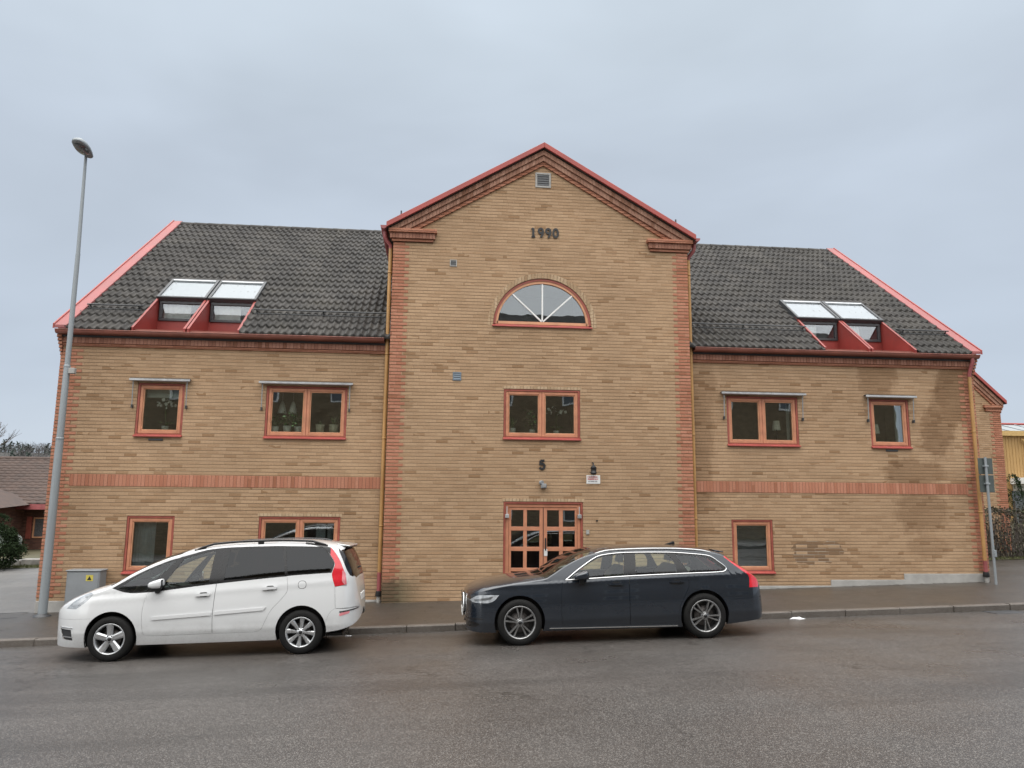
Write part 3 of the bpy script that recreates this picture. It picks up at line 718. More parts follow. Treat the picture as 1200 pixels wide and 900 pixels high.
def entrance():
    x0, x1, z0, z1 = door; y = YB
    d = P(bars(MB(), x0+.003, x1-.003, z0, z1-.003, .045, y+.01, y+.17, wb=.03), 'door', 'red_wood', bevel=.004)
    P(bars(MB(), x0+.05, x1-.05, z0+.03, z1-.05, .07, y+.04, y+.16, wb=.02), 'door_frame', 'orange_wood', d, bevel=.004)
    cols = [[1.60, 1.868, 1.948, 2.228], [2.395, 2.664, 2.748, 3.018]]; rows = [(.30, .70), (.775, 1.135), (1.225, 1.575), (1.66, 2.02)]
    for c, (a, e) in zip(cols, ((1.545, 2.305), (2.313, 3.065))):
        b = MB(); ya, yb = y+.055, y+.105; zt = z1-.125
        b.box(a, c[0], ya, yb, z0+.035, zt); b.box(c[3], e, ya, yb, z0+.035, zt)
        zs = [z0+.035] + [q for r_ in rows for q in r_] + [zt]
        for i in range(0, len(zs), 2): b.box(c[0]-.001, c[3]+.001, ya+.002, yb-.002, zs[i], zs[i+1])
        for r0, r1 in rows: b.box(c[1], c[2], ya+.004, yb-.004, r0-.001, r1+.001)
        P(b, 'door_leaf', 'orange_wood', d, bevel=.004)
        b = MB()
        for r0, r1 in rows:
            for p, q in ((c[0], c[1]), (c[2], c[3])): b.box(p-.005, q+.005, y+.078, y+.083, r0-.005, r1+.005)
        P(b, 'door_pane', 'glass_low', d)
    P(MB().box(2.303, 2.315, y+.05, y+.06, z0+.04, z1-.13), 'door_seal', 'black', d)
    h = MB().tube([(2.355, y+.0, 1.42), (2.355, y-.01, 1.15)], .017, 10).tube([(2.355, y+.05, 1.38), (2.355, y-.005, 1.38)], .012, 8).tube([(2.355, y+.05, 1.19), (2.355, y-.005, 1.19)], .012, 8)
    P(h, 'door_handle', 'black', d)
    P(MB().box(2.325, 2.40, y+.03, y+.055, 1.03, 1.18), 'lock_case', 'white', d, bevel=.006)
    for x in (1.498, 3.108):
        P(MB().tube([(x, y+.0, 2.10), (x, y-.01, 1.93)], .011, 8).box(x-.04, x+.045, y-.03, y+.03, 1.85, 1.93), 'door_holder', 'alu', d, bevel=.004)
    P(MB().box(x0-.03, x1+.03, y-.003, y+.01, z1+.006, z1+.068), 'lintel', 'header', d)
    P(MB().box(x0-.05, x1+.05, y-.32, y+.02, -.02, gx(2.3)+.115), 'doorstep', 'concrete', d, bevel=.01)
    # lobby behind the glass
    b = MB(); b.quad((1.3, 3, 0), (3.3, 3, 0), (3.3, 3, 2.6), (1.3, 3, 2.6)); b.quad((1.3, y+.17, 0), (1.3, 3, 0), (1.3, 3, 2.6), (1.3, y+.17, 2.6)); b.quad((3.3, y+.17, 0), (3.3, 3, 0), (3.3, 3, 2.6), (3.3, y+.17, 2.6)); b.quad((1.3, y+.17, 2.6), (3.3, y+.17, 2.6), (3.3, 3, 2.6), (1.3, 3, 2.6)); b.quad((1.3, y+.17, .1), (3.3, y+.17, .1), (3.3, 3, .1), (1.3, 3, .1))
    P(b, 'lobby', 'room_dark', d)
entrance()

# ---- rooms behind the windows
def room(x0, x1, z0, z1, y0, mat='room', yd=3.6):
    b = MB()
    b.quad((x0, yd, z0), (x1, yd, z0), (x1, yd, z1), (x0, yd, z1))
    for x in (x0, x1): b.quad((x, y0, z0), (x, yd, z0), (x, yd, z1), (x, y0, z1))
    for z in (z0, z1): b.quad((x0, y0, z), (x1, y0, z), (x1, yd, z), (x0, yd, z))
    P(b, 'room', mat)
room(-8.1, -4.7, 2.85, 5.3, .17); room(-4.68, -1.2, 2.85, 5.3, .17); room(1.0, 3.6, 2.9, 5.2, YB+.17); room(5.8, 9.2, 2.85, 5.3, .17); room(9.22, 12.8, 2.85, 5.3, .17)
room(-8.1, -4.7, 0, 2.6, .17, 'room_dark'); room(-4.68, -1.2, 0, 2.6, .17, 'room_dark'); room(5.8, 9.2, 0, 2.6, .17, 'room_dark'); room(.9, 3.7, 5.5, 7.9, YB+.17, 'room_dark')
def curtain(x0, x1, z0, z1, y=.2, mat='curtain', amp=.018, n=24):
    xs = np.linspace(x0, x1, n); b = MB(); vs = []
    for z in (z0, z1):
        for i, x in enumerate(xs): vs.append((x, y+amp*math.sin(i*1.5)+amp*.5*math.sin(i*.7), z))
    b.add(vs, [(i, i+1, n+i+1, n+i) for i in range(n-1)], True); P(b, 'curtain', mat)
curtain(-6.48, -6.05, .75, 1.8, .24); curtain(-2.66, -2.46, .75, 1.8, .22); curtain(-2.42, -2.30, .75, 1.8, .24)
curtain(-6.45, -5.7, 4.4, 4.66, .2, 'curtain', .003); curtain(6.74, 7.60, .72, 1.62, .28, 'grey_blind', .002); curtain(6.76, 7.58, 1.62, 1.70, .24, 'curtain', .002); curtain(10.95, 11.06, 3.6, 4.6, .25); curtain(8.22, 8.30, 3.6, 4.6, .25)

# ---- fixings on the wall
def vent(x, z, w, mat='dark_metal', frame='concrete', y=YB, slats=5):
    o = P(bars(MB(), x-w/2, x+w/2, z-w/2, z+w/2, w*.12, y-.018, y+.02), 'vent', frame, bevel=.003)
    P(MB().box(x-w*.38, x+w*.38, y-.004, y-.001, z-w*.38, z+w*.38), 'vent_backing', 'black', o)
    b = MB()
    for k in range(slats):
        zz = z-w*.38+w*.76*(k+.5)/slats; h = w*.76/slats
        b.add([(x-w*.38, y-.015, zz-h*.35), (x+w*.38, y-.015, zz-h*.35), (x+w*.38, y-.005, zz+h*.4), (x-w*.38, y-.005, zz+h*.4)], [(0, 1, 2, 3)])
    P(b, 'vent_slats', mat, o)
M['vent_blue'] = simple('blue_grey_vent', (.15, .19, .23), .5)
vent(2.28, 9.70, .37, 'dark_metal'); vent(.21, 7.59, .16, 'dark_metal', 'concrete', slats=3); vent(.345, 4.965, .19, 'vent_blue', 'vent_blue', slats=3)
def stroke(b, pts, w, y0, y1, closed=False):
    n = len(pts); vs = []
    P2 = [Vector(p) for p in pts]
    for i, p in enumerate(P2):
        a = P2[(i-1) % n] if closed or i > 0 else p; c = P2[(i+1) % n] if closed or i < n-1 else p
        d = (c-a).normalized(); nn = Vector((-d.y, d.x))*w/2
        vs += [(p.x+nn.x, y0, p.y+nn.y), (p.x-nn.x, y0, p.y-nn.y), (p.x+nn.x, y1, p.y+nn.y), (p.x-nn.x, y1, p.y-nn.y)]
    fs = []
    for i in range(n if closed else n-1):
        j = (i+1) % n; fs += [(4*i, 4*j, 4*j+1, 4*i+1), (4*i, 4*j, 4*j+2, 4*i+2), (4*i+1, 4*j+1, 4*j+3, 4*i+3)]
    if not closed: fs += [(0, 1, 3, 2), (4*n-4, 4*n-3, 4*n-1, 4*n-2)]
    b.add(vs, fs)
def glyph(b, ch, x, z, h, y0, y1, w):
    arc = lambda cx, cz, rx, rz_, a0, a1, n=18: [(x+cx*h+rx*h*math.cos(R(t)), z+cz*h+rz_*h*math.sin(R(t))) for t in np.linspace(a0, a1, n)]
    S = lambda p: [(x+a*h, z+c*h) for a, c in p]
    if ch == '1': stroke(b, S([(0, .08), (0, .93)]), w*1.1, y0, y1); stroke(b, S([(-.17, .06), (.17, .06)]), w*.8, y0, y1+.0005); stroke(b, S([(-.16, .80), (0, .95)]), w*.8, y0+.001, y1)
    if ch == '9': stroke(b, arc(0, .68, .21, .24, 0, 345), w, y0, y1, True); stroke(b, arc(-.03, .62, .25, .55, 8, -92), w, y0+.001, y1)
    if ch == '0': stroke(b, arc(0, .5, .23, .43, 0, 345), w, y0, y1, True)
    if ch == '5': stroke(b, S([(.25, .93), (-.17, .93)]), w, y0, y1); stroke(b, S([(-.17, .95), (-.20, .52)]), w*.85, y0+.001, y1); stroke(b, arc(0, .34, .25, .27, 150, -160, 24), w, y0+.002, y1)
b = MB()
for i, ch in enumerate('1990'): glyph(b, ch, 2.05+i*.175, 8.285, .235, YB-.03, YB-.012, .046)
P(b, 'year_numerals', 'iron')
b = MB(); glyph(b, '5', 2.27, 2.91, .215, YB-.03, YB-.01, .05); P(b, 'house_number', 'iron')
l = P(MB().box(2.24, 2.36, YB-.12, YB-.0, 2.50, 2.60).tube([(2.23, YB-.06, 2.62), (2.27, YB-.10, 2.62)], .05, 12), 'wall_light', 'grey_box', bevel=.012)
P(MB().box(2.27, 2.345, YB-.127, YB-.118, 2.52, 2.585), 'light_lens', 'alu', l)
l = P(MB().lathe([(.0, 3.02), (.03, 3.02), (.075, 2.95), (.06, 2.94), (.065, 2.86), (.075, 2.855), (.06, 2.815), (.0, 2.80)], (3.41, YB-.12, 0), n=14).tube([(3.41, YB-.12, 3.0), (3.41, YB-.10, 3.06), (3.41, YB, 3.08)], .014, 8), 'wall_light', 'iron')
P(MB().lathe([(.056, 2.945), (.056, 2.86)], (3.41, YB-.12, 0), n=14), 'light_lens', 'dark_metal', l)
P(MB().box(3.255, 3.325, YB-.025, YB, 1.50, 1.60).box(3.265, 3.315, YB-.03, YB-.024, 1.51, 1.54), 'door_phone', 'concrete', bevel=.004)
P(MB().tube([(3.50, YB-.03, 1.80), (3.50, YB, 1.80)], .02, 8), 'wall_plug', 'black')
s = P(MB(), 'x', 'white') if False else None
SGN = thing('wall_sign', 'small white notice plate with red printed lines on the brick right of the entrance', 'sign', (3.425, YB, 2.70))
P(MB().box(3.27, 3.58, YB-.014, YB-.001, 2.61, 2.80), 'plate', 'white', SGN, bevel=.003)
M['ink_red'] = simple('red_ink', (.55, .06, .05), .5); M['ink_grey'] = simple('grey_ink', (.28, .27, .29), .5)
def ink(mat, z, x0, x1, h):
    b = MB(); x = x0
    while x < x1-.02:
        w = random.uniform(.010, .018); b.box(x, x+w, YB-.0165, YB-.013, z, z+h*random.choice((.8, 1, 1))); x += w+(.004 if random.random() < .8 else .014)
    P(b, 'print', mat, SGN)
ink('ink_red', 2.748, 3.295, 3.54, .024); ink('ink_red', 2.700, 3.30, 3.55, .028); ink('ink_grey', 2.650, 3.31, 3.53, .024)

# ------------------------------------------------------------------ cars
def pchip(pts):
    x = np.array([p[0] for p in pts], float); y = np.array([p[1] for p in pts], float)
    h = np.diff(x); d = np.diff(y)/h; m = np.zeros_like(y)
    for i in range(1, len(x)-1):
        if d[i-1]*d[i] > 0:
            w1 = 2*h[i]+h[i-1]; w2 = h[i]+2*h[i-1]; m[i] = (w1+w2)/(w1/d[i-1]+w2/d[i])
    m[0] = d[0]; m[-1] = d[-1]
    def f(t):
        t = np.clip(np.asarray(t, float), x[0], x[-1]); i = np.clip(np.searchsorted(x, t)-1, 0, len(x)-2)
        s = (t-x[i])/h[i]
        return (2*s**3-3*s**2+1)*y[i]+(s**3-2*s**2+s)*h[i]*m[i]+(-2*s**3+3*s**2)*y[i+1]+(s**3-s**2)*h[i]*m[i+1]
    return f
def smooth_poly(pts, closed=True, n=6, corner=()):
    """Catmull-Rom through the points; indices in corner stay sharp"""
    out = []; N = len(pts); P_ = [np.array(p, float) for p in pts]
    rng_ = range(N) if closed else range(N-1)
    for i in rng_:
        a, b = P_[i], P_[(i+1) % N]
        p0 = P_[(i-1) % N] if (closed or i > 0) else a; p3 = P_[(i+2) % N] if (closed or i < N-2) else b
        t1 = (b-p0)/2 if i not in corner else (b-a); t2 = (p3-a)/2 if (i+1) % N not in corner else (b-a)
        L = np.linalg.norm(b-a)
        for t, k in ((t1, 0), (t2, 1)):
            l = np.linalg.norm(t)
            if l > L: t *= L/l
        for k in range(n):
            s = k/n; out.append(tuple((2*s**3-3*s**2+1)*a+(s**3-2*s**2+s)*t1+(-2*s**3+3*s**2)*b+(s**3-s**2)*t2))
    if not closed: out.append(tuple(P_[-1]))
    return out

class Shell:
    """body skin: y half-width over the side view (x along the car, z up), closed over the top by a rounded cap"""
    p, a, LQ = 2.7, .8, .78
    def __init__(s, sp):
        s.sp = sp; s.zt = pchip(sp['top']); s.zb = pchip(sp['bottom']); s.r = pchip(sp['cap']); s.belt = pchip(sp['belt'])
        s.x0, s.x1 = sp['top'][0][0], sp['top'][-1][0]
        xs = np.concatenate([s.x0+(np.linspace(0, 1, 500)**2)*.8, np.linspace(s.x0+.8, s.x1-.6, 900)[1:-1], s.x1-.6*(np.linspace(1, 0, 500)**2)])
        W = s.plan(xs); u = np.concatenate([[0], np.cumsum(np.hypot(np.diff(xs), np.diff(W)))]); s._x, s._u = xs, u
    def plan(s, x):
        sp = s.sp; x = np.asarray(x, float)
        def end(d, a, n): t = np.clip(d/a, 0, 1); return (1-(1-t)**n)**(1/n)
        return sp['W']*end(x-s.x0, *sp['nose'])*end(s.x1-x, *sp['tail'])*s.sp['wf'](x)
    def sect(s, x, z):
        b = s.belt(x); zm = s.sp['zmid']; zl = s.sp['zlow']
        z = np.asarray(z, float)
        lo = 1-s.sp['tuck']*np.clip((zm-z)/(zm-zl), 0, 1.3)**2.2
        md = 1-s.sp['lean']*np.clip((z-zm)/(b-zm), 0, 1)**2
        k = np.clip(z-b, 0, None); w = .05
        tum = s.sp['tumble']*(np.sqrt(k*k+w*w)-w)
        fl = sum(h*np.exp(-((z-zz(x))/ww)**2) for zz, h, ww in s.sp['ridges'])
        return np.where(z < zm, lo, md)-tum+fl
    def X(s, u): return np.interp(u, s._u, s._x)
    def U(s, x): return np.interp(x, s._x, s._u)
    def v_of(s, x, z):
        zt, r = s.zt(x), s.r(x); zc = zt-r; z = np.asarray(z, float)
        ss = np.clip((z-zc)/r, 0, 1); t = (1-ss**2)**(1/s.p); th = np.arccos(np.clip(t**(1/s.a), 0, 1))
        return np.where(z <= zc, z-zc, th/(math.pi/2)*s.LQ)
    def v_q(s, x, q): return q*s.LQ+0*np.asarray(x, float)
    def v_bot(s, x): return s.zb(x)-s.zt(x)+s.r(x)
    def pos(s, u, v):
        x = s.X(u); zt, r = s.zt(x), s.r(x); zc = zt-r; v = np.asarray(v, float)
        q = np.clip(v/s.LQ, 0, 1); th = q*math.pi/2; t = np.cos(th)**s.a
        z = np.where(v <= 0, zc+v, zc+r*np.sqrt(np.clip(1-t**s.p, 0, 1))); t = np.where(v <= 0, 1, t)
        y = s.plan(x)*s.sect(x, z)*t
        a, ca, b, cb = s.sp['stretch']; d0 = np.clip(a-x, 0, None); d1 = np.clip(x-b, 0, None)
        return np.stack([x+ca*d0*d0+cb*d1*d1, -y, z], -1)
    def nrm(s, u, v):
        e = .004
        du = s.pos(u+e, v)-s.pos(u-e, v); dv = s.pos(u, v+e)-s.pos(u, v-e)
        n = np.cross(du, dv); l = np.linalg.norm(n, axis=-1, keepdims=True); n = n/np.maximum(l, 1e-9)
        return n                                   # near side (y<0): points outwards
    def side(s, pts):
        """(x,z) or (x,q,'q') points -> domain"""
        out = []
        for p in pts:
            x = float(np.clip(p[0], s.x0+1e-4, s.x1-1e-4))
            v = s.v_q(x, p[1]) if len(p) == 3 else s.v_of(x, p[1])
            out.append((float(s.U(x)), float(v)))
        return out
def dens(pts, d=.03, closed=True):
    out = []; n = len(pts)
    for i in range(n if closed else n-1):
        a, b = pts[i], pts[(i+1) % n]
        k = max(1, int(math.hypot(b[0]-a[0], b[1]-a[1])/d)) if len(a) == len(b) else 1
        for j in range(k): out.append(tuple(a[t]+(b[t]-a[t])*j/k for t in range(2))+tuple(a[2:3]))
    if not closed: out.append(pts[-1])
    return out
def np_inpoly(P_, poly):
    x, y = P_[:, 0], P_[:, 1]; r = np.zeros(len(P_), bool); j = len(poly)-1
    for i in range(len(poly)):
        xi, yi = poly[i]; xj, yj = poly[j]
        if yi != yj:
            c = ((yi > y) != (yj > y)) & (x < (xj-xi)*(y-yi)/(yj-yi)+xi); r ^= c
        j = i
    return r

def panels(sh, regions, cuts, h=.042):
    """split the skin: regions = [(key, polygon in (x,z))], first match wins; the rest is 'body'; cuts are removed"""
    xs = np.concatenate([[sh.x0], sh.X(np.linspace(0, sh._u[-1], 160))[1:-1], [sh.x1]])
    e0, e1 = sh.x0+.0015, sh.x1-.0015; xs = np.clip(xs, e0, e1)
    bot = [(float(sh.U(x)), float(sh.v_bot(x))) for x in xs]; top = [(float(sh.U(x)), float(sh.v_q(x, 1.))) for x in xs]
    outer = bot+top[::-1]
    polys = [(k, sh.side(dens(p))) for k, p in regions]; cutp = [sh.side(dens(c)) for c in cuts]
    vs = [Vector(p) for p in outer]; es = [(i, (i+1) % len(outer)) for i in range(len(outer))]
    for p in [q for _, q in polys]+cutp:
        b = len(vs); vs += [Vector(q) for q in p]; es += [(b+i, b+(i+1) % len(p)) for i in range(len(p))]
    con = np.array([tuple(v) for v in vs])
    us = np.arange(h/2, sh._u[-1], h); G = []
    for i, u in enumerate(us):
        x = float(sh.X(u)); lo, hi = float(sh.v_bot(x)), sh.LQ; zc = 0.
        vv = np.arange(lo+h*(.6 if i % 2 else .3), hi-.01, h)
        fine = np.arange(zc-.05, zc+.16, h*.4)      # the tight turn at the roof and bonnet edge
        vv = np.concatenate([vv[(vv < zc-.05) | (vv > zc+.16)], fine[(fine > lo+.02) & (fine < hi-.02)]])
        G += [(u, v) for v in vv]
    G = np.array(G)
    keep = np.ones(len(G), bool)
    for i in range(0, len(G), 400):
        d = G[i:i+400, None, :]-con[None]; keep[i:i+400] = (np.hypot(d[..., 0], d[..., 1]).min(1) > h*.33)
    G = G[keep]; G = G[np_inpoly(G, outer)]
    vs += [Vector(p) for p in G]
    V, E_, F, *_ = delaunay_2d_cdt(vs, es, [], 0, 1e-7)
    V = np.array([tuple(v) for v in V]); F = np.array([tuple(f) for f in F])
    C = V[F].mean(1); lab = np.full(len(F), -1); ok = np_inpoly(C, outer)
    for c in cutp: ok &= ~np_inpoly(C, c)
    for i, (k, p) in reversed(list(enumerate(polys))): lab[np_inpoly(C, p)] = i
    out = {}
    for i in range(-1, len(polys)):
        f = F[(lab == i) & ok]
        if len(f): out.setdefault('body' if i < 0 else polys[i][0], []).append(f)
    return V, {k: np.concatenate(v) for k, v in out.items()}

def skin(sh, V, F, name, mat, parent, mirror=None, off=0., gap=0., flange=.014):
    """one panel; mirror None = near side only, 'only' = far side only, 'both' = closed over the top"""
    idx = np.unique(F); re = {int(i): k for k, i in enumerate(idx)}; f = [[re[int(a)] for a in t] for t in F]
    D = V[idx].copy(); cnt = {}
    for t in f:
        for a, b in ((t[0], t[1]), (t[1], t[2]), (t[2], t[0])): cnt[(a, b)] = cnt.get((a, b), 0)+1
    bnd = [(a, b) for (a, b) in cnt if (b, a) not in cnt]
    xx = sh.X(D[:, 0]); centre = D[:, 1] >= sh.v_q(xx, 1.)-1e-4
    mv = np.zeros_like(D)
    for a, b in bnd:
        if centre[a] and centre[b]: continue
        e = D[b]-D[a]; n = np.array([-e[1], e[0]]); n /= max(np.linalg.norm(n), 1e-9); mv[a] += n; mv[b] += n
    if gap:
        l = np.maximum(np.linalg.norm(mv, axis=1, keepdims=True), 1e-9); g = mv/l*gap; g[centre, 1] = 0; D = D+g
    pos = sh.pos(D[:, 0], D[:, 1]); nn = sh.nrm(D[:, 0], np.minimum(D[:, 1], sh.v_q(sh.X(D[:, 0]), 1.)-.006))
    flip = nn[:, 1] > .3; nn[flip] *= -1
    pos = pos+nn*off
    vs = [tuple(p) for p in pos]; ns = [tuple(n) for n in nn]; fs = [tuple(t) for t in f]; sm = [True]*len(fs)
    if flange:
        fl = {}
        for a, b in bnd:
            if centre[a] and centre[b]: continue
            for q in (a, b):
                if q not in fl: fl[q] = len(vs); vs.append(tuple(pos[q]-nn[q]*flange)); ns.append(ns[q])
            fs.append((b, a, fl[a], fl[b])); sm.append(False)
    if mirror:
        n0 = len(vs); mvs = [(x, -y, z) for x, y, z in vs]; mns = [(x, -y, z) for x, y, z in ns]; mfs = [tuple(reversed(t)) for t in fs]
        if mirror == 'only': vs, ns, fs = mvs, mns, mfs
        else:
            vs += mvs; ns += mns; fs += [tuple(i+n0 for i in t) for t in mfs]; sm = sm+sm
    me = bpy.data.meshes.new(name); me.from_pydata(vs, [], fs); me.materials.append(mat)
    me.polygons.foreach_set('use_smooth', [True]*len(fs)); me.update()
    ln = []
    for p, s_ in zip(me.polygons, sm):
        for vi in p.vertices: ln.append(ns[vi] if s_ else tuple(p.normal))
    me.normals_split_custom_set(ln)
    o = bpy.data.objects.new(name, me); COL.objects.link(o); o.parent = parent; return o
def patch(sh, poly, name, mat, parent, mirror=None, off=.012, flange=None, h=.03):
    """a raised piece laid on the skin"""
    p = sh.side(dens(poly, h)); us = [q[0] for q in p]; vv = [q[1] for q in p]
    G = np.array([(u, v) for u in np.arange(min(us), max(us), h) for v in np.arange(min(vv), max(vv), h)])
    con = np.array(p)
    if len(G):
        G = G[np_inpoly(G, p)]
        if len(G): G = G[np.array([np.hypot(con[:, 0]-g[0], con[:, 1]-g[1]).min() > h*.4 for g in G], bool)]
    V, E_, F, *_ = delaunay_2d_cdt([Vector(q) for q in p]+[Vector(g) for g in G], [(i, (i+1) % len(p)) for i in range(len(p))], [], 0, 1e-7)
    V = np.array([tuple(v) for v in V]); F = np.array([tuple(f) for f in F]); F = F[np_inpoly(V[F].mean(1), p)]
    return skin(sh, V, F, name, mat, parent, mirror, off=off, flange=flange or off+.004)

def paint(name, col, rough=.38, metal=0., dirt=.12):
    t = NT(name); o = t.obj(); X = t.xyz(o)
    n = t.noise(o, 2.5, 5, .65); low = t.rng(t.math('ADD', X[2], t.rng(n, .2, .8, -.18, .18)), .15, .62, 1, 0, True)
    sp = t.rng(t.noise(o, 45, 3, .7), .5, .8, .5, 1)
    c = t.mix(t.math('MULTIPLY', t.math('MULTIPLY', low, sp), dirt), tuple(col), (.12, .105, .09))
    t.bsdf(c, t.math('ADD', rough, t.math('MULTIPLY', low, .25)), metal, .5, None, t.math('SUBTRACT', 1., t.math('MULTIPLY', low, .5)), .04); return t.m
M['tyre'] = simple('tyre_rubber', (.009, .0088, .0085), .8, var=.3, scale=12, spec=.25)
M['alloy'] = simple('silver_alloy', (.50, .51, .52), .34, .75, var=.14, scale=9)
M['alloy_dk'] = simple('graphite_alloy', (.30, .30, .30), .32, .8, var=.15, scale=9)
M['rotor'] = simple('brake_steel', (.10, .09, .085), .5, .5, var=.3, scale=10)
M['trim'] = simple('black_car_trim', (.013, .013, .014), .28, var=.2)
M['matt'] = simple('matt_black_plastic', (.022, .022, .023), .65, var=.2)
M['chrome'] = simple('chrome', (.8, .81, .82), .14, 1., var=.05)
M['seat'] = simple('dark_seat_fabric', (.05, .05, .053), .85, var=.2); M['seat_l'] = simple('grey_seat_leather', (.28, .26, .23), .6, var=.15)
M['cabin'] = simple('car_interior', (.03, .03, .032), .8)
M['g_clear'] = glass('clear_car_glass', (.72, .80, .76), .06)
M['g_tint'] = glass('tinted_car_glass', (.07, .075, .085), .045)
M['g_dark'] = glass('green_car_glass', (.80, .90, .83), .06)
M['lens_red'] = simple('red_lamp_lens', (.62, .02, .035), .14, var=.1, scale=30, coat=1.)
M['lens_pink'] = simple('pale_red_lamp_lens', (.72, .25, .28), .14, coat=1.)
M['lens_white'] = simple('clear_lamp_lens', (.62, .64, .66), .10, var=.2, scale=30, coat=1.)
M['lens_dark'] = simple('dark_lamp_lens', (.10, .105, .11), .1, var=.5, scale=30, coat=1.)
M['plate'] = simple('number_plate', (.72, .72, .70), .5)

def wheel(parent, x, y, r, rim_r, w, style, mat, s, turn=0., zc=None):
    """s=-1: outer face towards -y"""
    zc = r if zc is None else zc
    def T(b): b.v = [(x+px*math.cos(turn)+pz*math.sin(turn), y+s*(-py)*-1 if False else y+s*py, zc-px*math.sin(turn)+pz*math.cos(turn)) for px, py, pz in b.v]; return b
    # local: py>0 = outwards
    rb = MB()
    rb.lathe([(rim_r*.97, -w*.9), (rim_r*.90, -w*.5), (rim_r*.90, .0), (rim_r*.955, .012), (rim_r*1.0, .014), (rim_r*1.01, .006), (rim_r*1.01, -.02)], axis='y', n=48)
    def spoke(a, r0, r1, w0, w1, d0=.004, d1=.010, dep=.035):
        ca, sa = math.cos(a), math.sin(a); vs = []
        for rr, ww, dd in ((r0, w0, d0-.006), (r0+(r1-r0)*.5, (w0+w1)/2, d0*.5), (r1, w1, d1)):
            for sg, q in ((-1, 0), (-.55, 1), (.55, 1), (1, 0)):
                t = sg*ww/2; vs.append((rr*ca-t*sa, dd if q else dd-.016, rr*sa+t*ca))
            for sg in (-1, 1):
                t = sg*ww/2; vs.append((rr*ca-t*sa, dd-dep, rr*sa+t*ca))
        fs = []
        for i in (0, 6): fs += [(i, i+1, i+7, i+6), (i+1, i+2, i+8, i+7), (i+2, i+3, i+9, i+8), (i, i+6, i+10, i+4), (i+3, i+5, i+11, i+9)]
        rb.add(vs, fs)
    hub = .062
    if style == 'five':
        for k in range(5): spoke(R(90+72*k+6), hub*.8, rim_r*.965, .078, .105)
    elif style == 'eight':
        for k in range(8): spoke(R(90+45*k+4), hub*.8, rim_r*.965, .036, .075)
    else:
        for k in range(5):
            a = R(90+72*k+3)
            for sg in (-1, 1):
                spoke(a+sg*R(10.5), hub*.55, rim_r*.97, .026, .031, d0=.004, d1=.008)
    rb.lathe([(0, .003), (hub*.45, .003), (hub*.5, -.001), (hub*.9, -.004), (hub*1.05, -.012), (hub*1.1, -.05)], axis='y', n=28)
    o = T(rb).build('wheel', mat, parent)
    R_ = r
    tb = MB().lathe([(rim_r*1.0, -w), (rim_r*1.06, -w-.006), (R_*.90, -w-.004), (R_*.975, -w+.012), (R_, -w+.035), (R_*1.003, -w*.5), (R_, -.028), (R_*.975, -.006), (R_*.90, .012), (rim_r*1.09, .016), (rim_r*1.02, .010), (rim_r*1.0, .0)], axis='y', n=64)
    T(tb).build('tyre', M['tyre'], o)
    db = MB().lathe([(0, -.075), (rim_r*.62, -.075), (rim_r*.62, -.09)], axis='y', n=40); T(db).build('brake_disc', M['rotor'], o)
    db = MB().lathe([(0, -.115), (rim_r*.95, -.115)], axis='y', n=40); T(db).build('backing_plate', M['black'], o)
    cb = MB().lathe([(0, .012), (hub*.42, .010), (hub*.46, .004)], axis='y', n=20)
    for k in range(5):
        a = R(90+72*k+40); cb.lathe([(0, .0), (.009, -.001), (.010, -.012)], (hub*.78*math.cos(a), .0, hub*.78*math.sin(a)), 'y', 10)
    T(cb).build('hub_cap', M['black'], o)
    return o

def seat(parent, x, y, mat, z=.36, tall=.62, hr=1.):
    b = MB()
    b.prism([(x-.28, z+.10), (x-.25, z+.02), (x+.22, z), (x+.26, z+.16), (x-.22, z+.18)], y-.24, y+.24, 'y')
    c, t = .24, z+.14
    b.prism([(x+.15, t), (x+.30, t-.02), (x+.30+c, t+tall-.02), (x+.20+c, t+tall+.02), (x+.10+c*.75, t+tall*.75)], y-.23, y+.23, 'y')
    o = b.build('seat', mat, parent, bevel=.035, seg=3)
    b = MB().prism([(x+.19+c, t+tall+.06), (x+.28+c, t+tall+.04), (x+.31+c, t+tall+.22), (x+.24+c, t+tall+.245)], y-.13, y+.13, 'y').tube([(x+.24+c, y-.05, t+tall-.02), (x+.25+c, y-.05, t+tall+.1)], .008, 6).tube([(x+.24+c, y+.05, t+tall-.02), (x+.25+c, y+.05, t+tall+.1)], .008, 6)
    b.build('headrest', mat, o, bevel=.03, seg=3)
def arch_lining(parent, sh, x, z, r):
    a = np.linspace(-.35, math.pi+.35, 30); Y = float(sh.plan(x))
    for s in (-1, 1):
        b = MB()
        vs = [(x+r*math.cos(t), s*yy, z+r*math.sin(t)) for yy in (Y*.955, Y-.34) for t in a]; n = len(a)
        b.add(vs, [(i, i+1, n+i+1, n+i) for i in range(n-1)], True)
        b.add([(x+r*math.cos(t), s*(Y-.33), z+r*math.sin(t)) for t in a], [tuple(range(n))])
        b.build('wheel_arch_lining', M['black'], parent)
def arc_pts(x, z, r, n=40): return [(x+r*math.cos(t), z+r*math.sin(t)) for t in np.linspace(0, 2*math.pi, n, endpoint=False)]
def rounded(x0, x1, z0, z1, r, shear=0., n=5):
    out = []
    for cx, cz, a0 in ((x1-r, z1-r, 0), (x0+r, z1-r, 90), (x0+r, z0+r, 180), (x1-r, z0+r, 270)):
        for k in range(n+1):
            a = R(a0+90*k/n); px, pz = cx+r*math.cos(a), cz+r*math.sin(a); out.append((px, pz+shear*(px-x0)))
    return out
